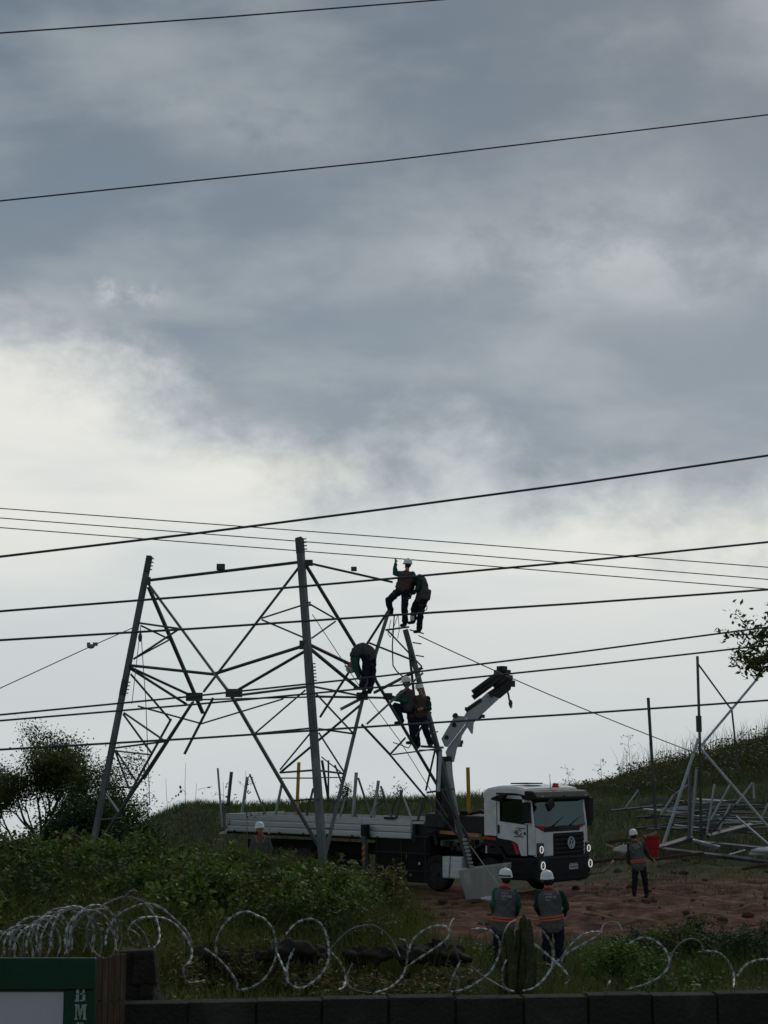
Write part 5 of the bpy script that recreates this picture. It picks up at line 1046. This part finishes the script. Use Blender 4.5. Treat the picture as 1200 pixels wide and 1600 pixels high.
# ------------------------------------------------------------------ people
VOX = .0125
def remesh(mb, name, vox=VOX, it=3):
    me = mb.mesh(name); ob = bpy.data.objects.new(name, me); COL.objects.link(ob)
    r = ob.modifiers.new('r', 'REMESH'); r.mode = 'VOXEL'; r.voxel_size = vox
    s_ = ob.modifiers.new('s', 'SMOOTH'); s_.factor = .5; s_.iterations = it
    out = evalmesh(ob); bpy.data.objects.remove(ob); out.name = name
    out.polygons.foreach_set('use_smooth', [True] * len(out.polygons)); return out
def put(me, name, mat, parent, org):
    me.transform(Matrix.Translation(-Vector(org))); me.materials.clear(); me.materials.append(M[mat]); o = bpy.data.objects.new(name, me); COL.objects.link(o); o.parent = parent; return o
PROF = [(-.16, .10, .09), (-.08, .155, .112), (.05, .172, .122), (.2, .165, .118), (.38, .152, .112), (.58, .168, .122), (.76, .182, .124), (.88, .175, .108), (.96, .11, .08), (1.03, .062, .062)]
def person(lab, Y, J, face, shirt='green_dark', vest='vest', trousers='navy', harness=False, hmat='harness', stripes=True, marks=True, group='workers', arms_fwd=0, helm='helmet', collar=True, goggles=False, bulk=1.0, bright=True):
    W = {k: P(q[0], q[1], Y + (q[2] if len(q) > 2 else 0)) for k, q in J.items()}
    base = np.array([(W['an1'][0] + W['an2'][0]) / 2, (W['an1'][1] + W['an2'][1]) / 2, min(W['an1'][2], W['an2'][2]) - .08])
    root = empty('person', base); tag(root, lab, 'person', group)
    face = nz(np.array(face, float)); pel, nk = W['pel'], W['nk']; mid = W.get('mid', (pel + nk) / 2)
    rh = nz(W['hp2'] - W['hp1']); rs_ = nz(W['sh2'] - W['sh1'])
    def tring(t, off, n=16, wk=1.0):
        for i in range(len(PROF) - 1):
            if PROF[i][0] <= t <= PROF[i + 1][0] or i == len(PROF) - 2: 
                f = np.clip((t - PROF[i][0]) / (PROF[i + 1][0] - PROF[i][0]), 0, 1); w = PROF[i][1] * (1 - f) + PROF[i + 1][1] * f; d = PROF[i][2] * (1 - f) + PROF[i + 1][2] * f; break
        tt = t; c = pel * (1 - tt) * (1 - 2 * tt) + mid * 4 * tt * (1 - tt) + nk * tt * (2 * tt - 1)
        e = .02; t2 = tt + e; c2 = pel * (1 - t2) * (1 - 2 * t2) + mid * 4 * t2 * (1 - t2) + nk * t2 * (2 * t2 - 1); ax = nz(c2 - c)
        r = nz(rh * (1 - np.clip(tt, 0, 1)) + rs_ * np.clip(tt, 0, 1)); r = nz(r - ax * np.dot(r, ax)); fv = np.cross(ax, r)
        return [c + r * (w * wk + off) * math.cos(2 * math.pi * j / n) + fv * (d + off) * math.sin(2 * math.pi * j / n) for j in range(n)]
    def torso(mb, t0, t1, off, k=12, wk=1.0): return mb.loft([tring(t, off, wk=wk) for t in np.linspace(t0, t1, k)])
    hd = W['hd']; hup = nz(hd - nk); fw = nz(face - hup * np.dot(face, hup)); rt = np.cross(fw, hup); HR = np.stack([rt, fw, hup], 1)
    # one continuous body with head, hands and fingers
    b = MB(); torso(b, -.16, 1.03, 0); b.cap(nk - hup * .03, hd - hup * .06, .056, .055)
    b.ball(hd + hup * .02, .077, .095, .105, HR); b.ball(hd - hup * .055 + fw * .03, .058, .062, .06, HR); b.ball(hd + fw * .098 - hup * .012, .014, .02, .022, HR)
    b.ball(hd + fw * .088 - hup * .055, .024, .012, .009, HR)
    for e in (-1, 1): b.ball(hd + rt * e * .08 - hup * .005, .012, .02, .03, HR)
    sl = MB()
    for i in ('1', '2'):
        sh, el, wr_ = W['sh' + i], W['el' + i], W['wr' + i]; b.cap(sh, el, .052, .042); b.cap(el, wr_, .041, .028)
        tr_ = nk * .55 + mid * .45; b.cap(tr_ * .45 + sh * .55, sh, .06, .055)
        d = nz(wr_ - el); hn = nz(np.cross(d, face + np.array([.1, 0, .2]))); pn = np.cross(hn, d)
        palm = wr_ + d * .075; b.ball(wr_ + d * .05, .04, .02, .055, np.stack([hn, pn, d], 1))
        for q, (o_, ln) in enumerate(((-.03, .060), (-.010, .072), (.011, .068), (.031, .052))):
            s0 = palm + hn * o_; m0 = s0 + d * ln * .5 + pn * .008; b.cap(s0, m0, .0095, .009, 6); b.cap(m0, m0 + d * ln * .35 + pn * ln * .4, .009, .008, 6)
        s0 = wr_ + d * .03 + hn * -.035; b.cap(s0, s0 - hn * .028 + d * .03, .012, .010, 6); b.cap(s0 - hn * .028 + d * .03, s0 - hn * .026 + d * .058 + pn * .012, .010, .009, 6)
        sl.cap(sh, el, .068 * bulk, .056 * bulk); sl.cap(el, el * .12 + wr_ * .88, .054 * bulk, .042 * bulk); sl.cap(tr_ * .5 + sh * .5, sh, .07 * bulk, .068 * bulk)
    tr = MB(); bt = MB(); torso(tr, -.15, .16, .018, 6)
    for i in ('1', '2'):
        hp, kn, an = W['hp' + i], W['kn' + i], W['an' + i]; b.cap(hp, kn, .078, .055); b.cap(kn, an, .052, .038)
        toe = an + nz(np.array([face[0], face[1], 0]) if abs(face[2]) < .9 else fw) * .17 - np.array([0, 0, .045]); b.cap(an - [0, 0, .03], toe, .04, .032)
        tr.cap(hp, kn, .098 * bulk, .078 * bulk); tr.cap(kn, an * .92 + kn * .08, .077 * bulk, .068 * bulk); bt.cap(an + nz(kn - an) * .12, an - [0, 0, .02], .054, .052); bt.cap(an - [0, 0, .035], toe, .052, .045)
    put(remesh(b, 'body'), 'body', 'skin', root, base)
    torso(sl, -.02, .99, .016 * bulk, 12); put(folds(remesh(sl, 'shirt', .015, 4), .011), 'shirt', shirt, root, base)
    put(folds(remesh(tr, 'trousers', .015, 4), .012), 'trousers', trousers, root, base); put(remesh(bt, 'boots', .015, 2), 'boots', 'boot', root, base)
    vst = MB(); torso(vst, -.19, .975, .034 * bulk, 16); vm = folds(remesh(vst, 'vest', .018, 2), .010); ve = put(vm, 'vest', vest, root, base)
    if stripes:
        for t0 in (.16, .235):
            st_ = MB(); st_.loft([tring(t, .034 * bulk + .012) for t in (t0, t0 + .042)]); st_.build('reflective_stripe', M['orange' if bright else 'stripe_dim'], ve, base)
    if collar: MB().loft([[q for q in tring(t, o_)] for t, o_ in ((.965, .01), (1.0, .014), (1.05, .004))]).build('collar', M['redcollar'], root, base, True)
    # helmet
    hm = MB(); rings = []
    for z, r in ((-.012, 1.08), (.0, 1.10), (.012, 1.03), (.05, 1.0), (.09, .90), (.12, .70), (.136, .40), (.141, .1)):
        rings.append([hd + hup * (.035 + z) + rt * .108 * r * math.cos(a) + fw * (.128 * r * math.sin(a) + (.045 * max(0, math.sin(a)) ** 2 if z < .011 else 0)) for a in np.linspace(0, 2 * math.pi, 24, endpoint=False)])
    hm.loft(rings); hm.tube([hd + hup * (.035 + z) + fw * y for y, z in ((-.11, .06), (-.07, .118), (0, .146), (.07, .118), (.11, .06))], .011, 6)
    he = hm.build('helmet', M[helm], root, base, True)
    hr_ = MB(); hr_.ball(hd - fw * .022 + hup * .0, .082, .085, .085, HR); hr_.build('hair', M['hair'], root, base, True)
    for e in (-1, 1): MB().ball(hd + fw * .083 + rt * e * .032 + hup * .012, .012, .008, .009, HR).build('eye', M['hair'], root, base, True)
    if goggles:
        MB().ball(hd + fw * -.09 + hup * .10, .055, .03, .035, HR).build('helmet_lamp', M['black'], he, base, True)
        MB().tube([hd + hup * .055 + rt * .118 * math.cos(a) + fw * .14 * math.sin(a) for a in np.linspace(math.pi * .75, math.pi * 1.6, 10)], .014, 6).build('helmet_strap', M['black'], he, base)
    if harness:
        for i in ('1', '2'):
            s_ = 1 if i == '1' else -1; fvv = nz(np.cross(nz(nk - pel), rs_))
            for sg_ in (-1, 1):
                hn_ = MB(); hn_.tube([mid * .55 + nk * .45 + fvv * sg_ * .165 + rs_ * s_ * (-.06), nk * .9 + mid * .1 + rs_ * s_ * (-.12) + fvv * sg_ * .10, ], .016, 4)
                hn_.build('harness_strap', M[hmat], root, base)
        bl_ = MB(); bl_.loft([tring(t, .052) for t in (.0, .07)]); bl_.build('harness_belt', M['harness'], root, base)
        for i in ('1', '2'):
            c = W['hp' + i] * .55 + W['kn' + i] * .45; d = nz(W['kn' + i] - W['hp' + i]); MB().cap(c, c + d * .03, .103, .101, 12).build('leg_strap', M['harness'], root, base, True)
    if marks:
        fvv = np.cross(nz(nk - pel), nz(rs_)); fvv = fvv * (1 if np.dot(fvv, CAMP - nk) > 0 else -1); mk = MB(); upv = nz(nk - mid); ra = nz(rs_) * (1 if rs_[0] > 0 else -1)
        c0 = nk * .80 + pel * .20 + fvv * .178
        for row, (z, n_, hh_) in enumerate(((.05, 4, .022), (0.0, 6, .042), (-.05, 3, .022))):
            for k_ in range(n_):
                c = c0 + upv * z + ra * (-.07 + k_ * .031 + random.uniform(-.003, .003)); mk.bar(c - upv * hh_ / 2, c + upv * hh_ / 2 + ra * random.uniform(-.008, .008), .010, .004, fvv); mk.bar(c - ra * .004, c + ra * .016 + upv * random.uniform(-.012, .012), .009, .004, fvv)
        mk.build('shirt_print', M['marks'], ve, base)
    return root, W
def stand(u, vh, vn, sh, el, wr_, pel, hips, kn, an, fd=0):
    d = {'hd': (u[0], vh), 'nk': (u[1], vn), 'pel': pel, 'hp1': (hips[0], pel[1]), 'hp2': (hips[1], pel[1])}
    for i in (0, 1):
        d['sh%d' % (i + 1)] = sh[i]; d['el%d' % (i + 1)] = el[i]; d['wr%d' % (i + 1)] = wr_[i]; d['kn%d' % (i + 1)] = kn[i]; d['an%d' % (i + 1)] = an[i]
    return d
gw = 'workers standing on the ground'; gt = 'workers up on the tower'
person('worker in grey vest and bright green sleeves with a strapped dark-marked white helmet', 26.7, stand((790, 790), 1373, 1387, [(776, 1393), (804, 1394)], [(770, 1414, -.05), (810, 1414, -.02)], [(772, 1434, .08), (806, 1432, .2)], (786, 1449), (778, 794), [(778, 1483), (796, 1483)], [(777, 1516), (798, 1516)]), (-.35, 1, -.1), 'green', 'vest', goggles=True, group=gw)
person('worker in grey shirt with clasped arms right of the one in green sleeves', 26.7, stand((855, 856), 1376, 1389, [(843, 1396), (877, 1397)], [(838, 1418, .05), (885, 1419, .05)], [(846, 1432, .25), (879, 1432, .25)], (864, 1446), (855, 873), [(855, 1482), (874, 1482)], [(854, 1516), (876, 1516)]), (-.05, 1, -.15), 'green_dark', 'vest', group=gw)
person('worker walking away near the red drum at right', 42.0, stand((990, 992), 1305.5, 1315, [(984, 1320), (1005, 1320)], [(981, 1337), (1012, 1336)], [(983, 1351, .05), (1020, 1345, .25)], (998, 1353), (993, 1004), [(992, 1376), (1008, 1376)], [(991, 1396), (1010, 1396)]), (.1, 1, -.05), 'green_dark', 'vest', group=gw)
person('worker in white helmet half hidden by weeds before the truck bed', 38.5, stand((406, 407), 1295, 1305, [(397, 1310), (418, 1310)], [(393, 1327), (423, 1328)], [(396, 1342, -.1), (421, 1343, -.1)], (408, 1346), (402, 414), [(402, 1370), (415, 1370)], [(402, 1393), (415, 1393)]), (-.1, -1, 0), 'vest', 'vest', harness=True, hmat='orange', marks=False, group=gw)
person('worker at the tower top with one arm raised', 41.0, dict(hd=(637, 882.5), nk=(636, 893), pel=(629, 920), hp1=(625, 922, .03), hp2=(634, 922, -.05), sh1=(626, 897, .05), sh2=(645, 897, 0), el1=(617, 896, .0), wr1=(618, 880, 0), el2=(644, 911, .2), wr2=(630, 915, .32), kn1=(607, 938, -.05), an1=(611, 958, .1), kn2=(632, 948, 0), an2=(633, 974, .05)), (-.6, .8, .1), 'green', 'vest_brown', 'navy', harness=True, marks=False, group=gt, bulk=1.22, bright=False)
r2, W2 = person('worker with tool bag bent behind the one raising an arm', 41.15, dict(hd=(643, 903, .28), nk=(650, 903, .12), pel=(660, 933), mid=(659, 914, .06), hp1=(656, 934, .12), hp2=(663, 935, -.12), sh1=(648, 905, .18), sh2=(656, 907, -.1), el1=(644, 918, .2), wr1=(642, 929, .2), el2=(652, 921, -.15), wr2=(644, 928, -.1), kn1=(647, 951, .05), an1=(646, 970, .1), kn2=(657, 956, -.05), an2=(655, 984, -.02)), (-.7, .7, -.3), 'green_dark', 'vest_dark', 'navy', harness=True, marks=False, stripes=False, group=gt, bulk=1.22, bright=False)
c = P(665, 929, 40.95); o = MB().box(c, (.28, .2, .30), np.array(Matrix.Rotation(.15, 3, 'Y'))).build('tool_bag', M['vest_dark'], None, bevel=.05, seg=3); tag(o, 'square dark tool bag slung on the back of the bent worker at the top', 'bag')
o = MB().tube(spline([P(664, 944, 40.9), P(667, 948, 40.9), P(666, 953, 40.9), P(661, 954, 40.9), P(659, 962, 40.95)]), .013, 5).build('lanyard', M['cable'], None); tag(o, 'short lanyard loop hanging below the tool bag', 'rope')
c = P(644, 966, 40.85); o = MB().box(c, (.11, .08, .13)).build('tool_pouch', M['marks'], None, bevel=.012); tag(o, 'small pale pouch at the knees of the bent worker at the top', 'pouch')
person('worker bent double over the tower waist with dark clothing', 38.9, dict(hd=(549, 1041, .06), nk=(552, 1030), pel=(577, 1022), mid=(565, 1014), hp1=(573, 1025, -.1), hp2=(581, 1025, .1), sh1=(554, 1033, -.14), sh2=(556, 1030, .14), el1=(556, 1048, -.18), wr1=(562, 1061, -.15), el2=(560, 1046, .15), wr2=(567, 1057, .15), kn1=(571, 1051, -.12), an1=(565, 1073, -.1), kn2=(582, 1051, .1), an2=(578, 1079, .08)), (-.9, -.1, -.5), 'green', 'vest_dark', 'navy', harness=True, marks=False, stripes=False, group=gt, bulk=1.22, bright=False)
person('worker in green sleeves leaning on the tower with arm stretched left', 41.0, dict(hd=(635, 1067), nk=(636, 1077), pel=(636, 1107), hp1=(632, 1108), hp2=(641, 1108, .06), sh1=(629, 1082), sh2=(643, 1084, .05), el1=(619, 1092, -.1), wr1=(607, 1088, -.1), el2=(632, 1095, -.22), wr2=(615, 1093, -.2), kn1=(618, 1103, -.25), an1=(628, 1127, -.2), kn2=(643, 1132, .0), an2=(646, 1158, .03)), (-.95, -.2, -.15), 'green', 'vest_dark', 'navy', harness=True, marks=False, stripes=False, group=gt, bulk=1.22, bright=False)
person('worker in maroon vest against the right tower leg facing the camera', 41.1, dict(hd=(656, 1077), nk=(658, 1087), pel=(655, 1117), hp1=(650, 1119), hp2=(661, 1119), sh1=(648, 1091), sh2=(668, 1092), el1=(645, 1104, -.1), wr1=(653, 1108, -.28), el2=(671, 1107, -.08), wr2=(661, 1107, -.26), kn1=(650, 1142, -.08), an1=(653, 1165, 0), kn2=(665, 1140, -.08), an2=(673, 1163, 0)), (-.25, -1, -.15), 'green_dark', 'vest_brown', 'navy', harness=True, marks=False, group=gt, bulk=1.22, bright=False)
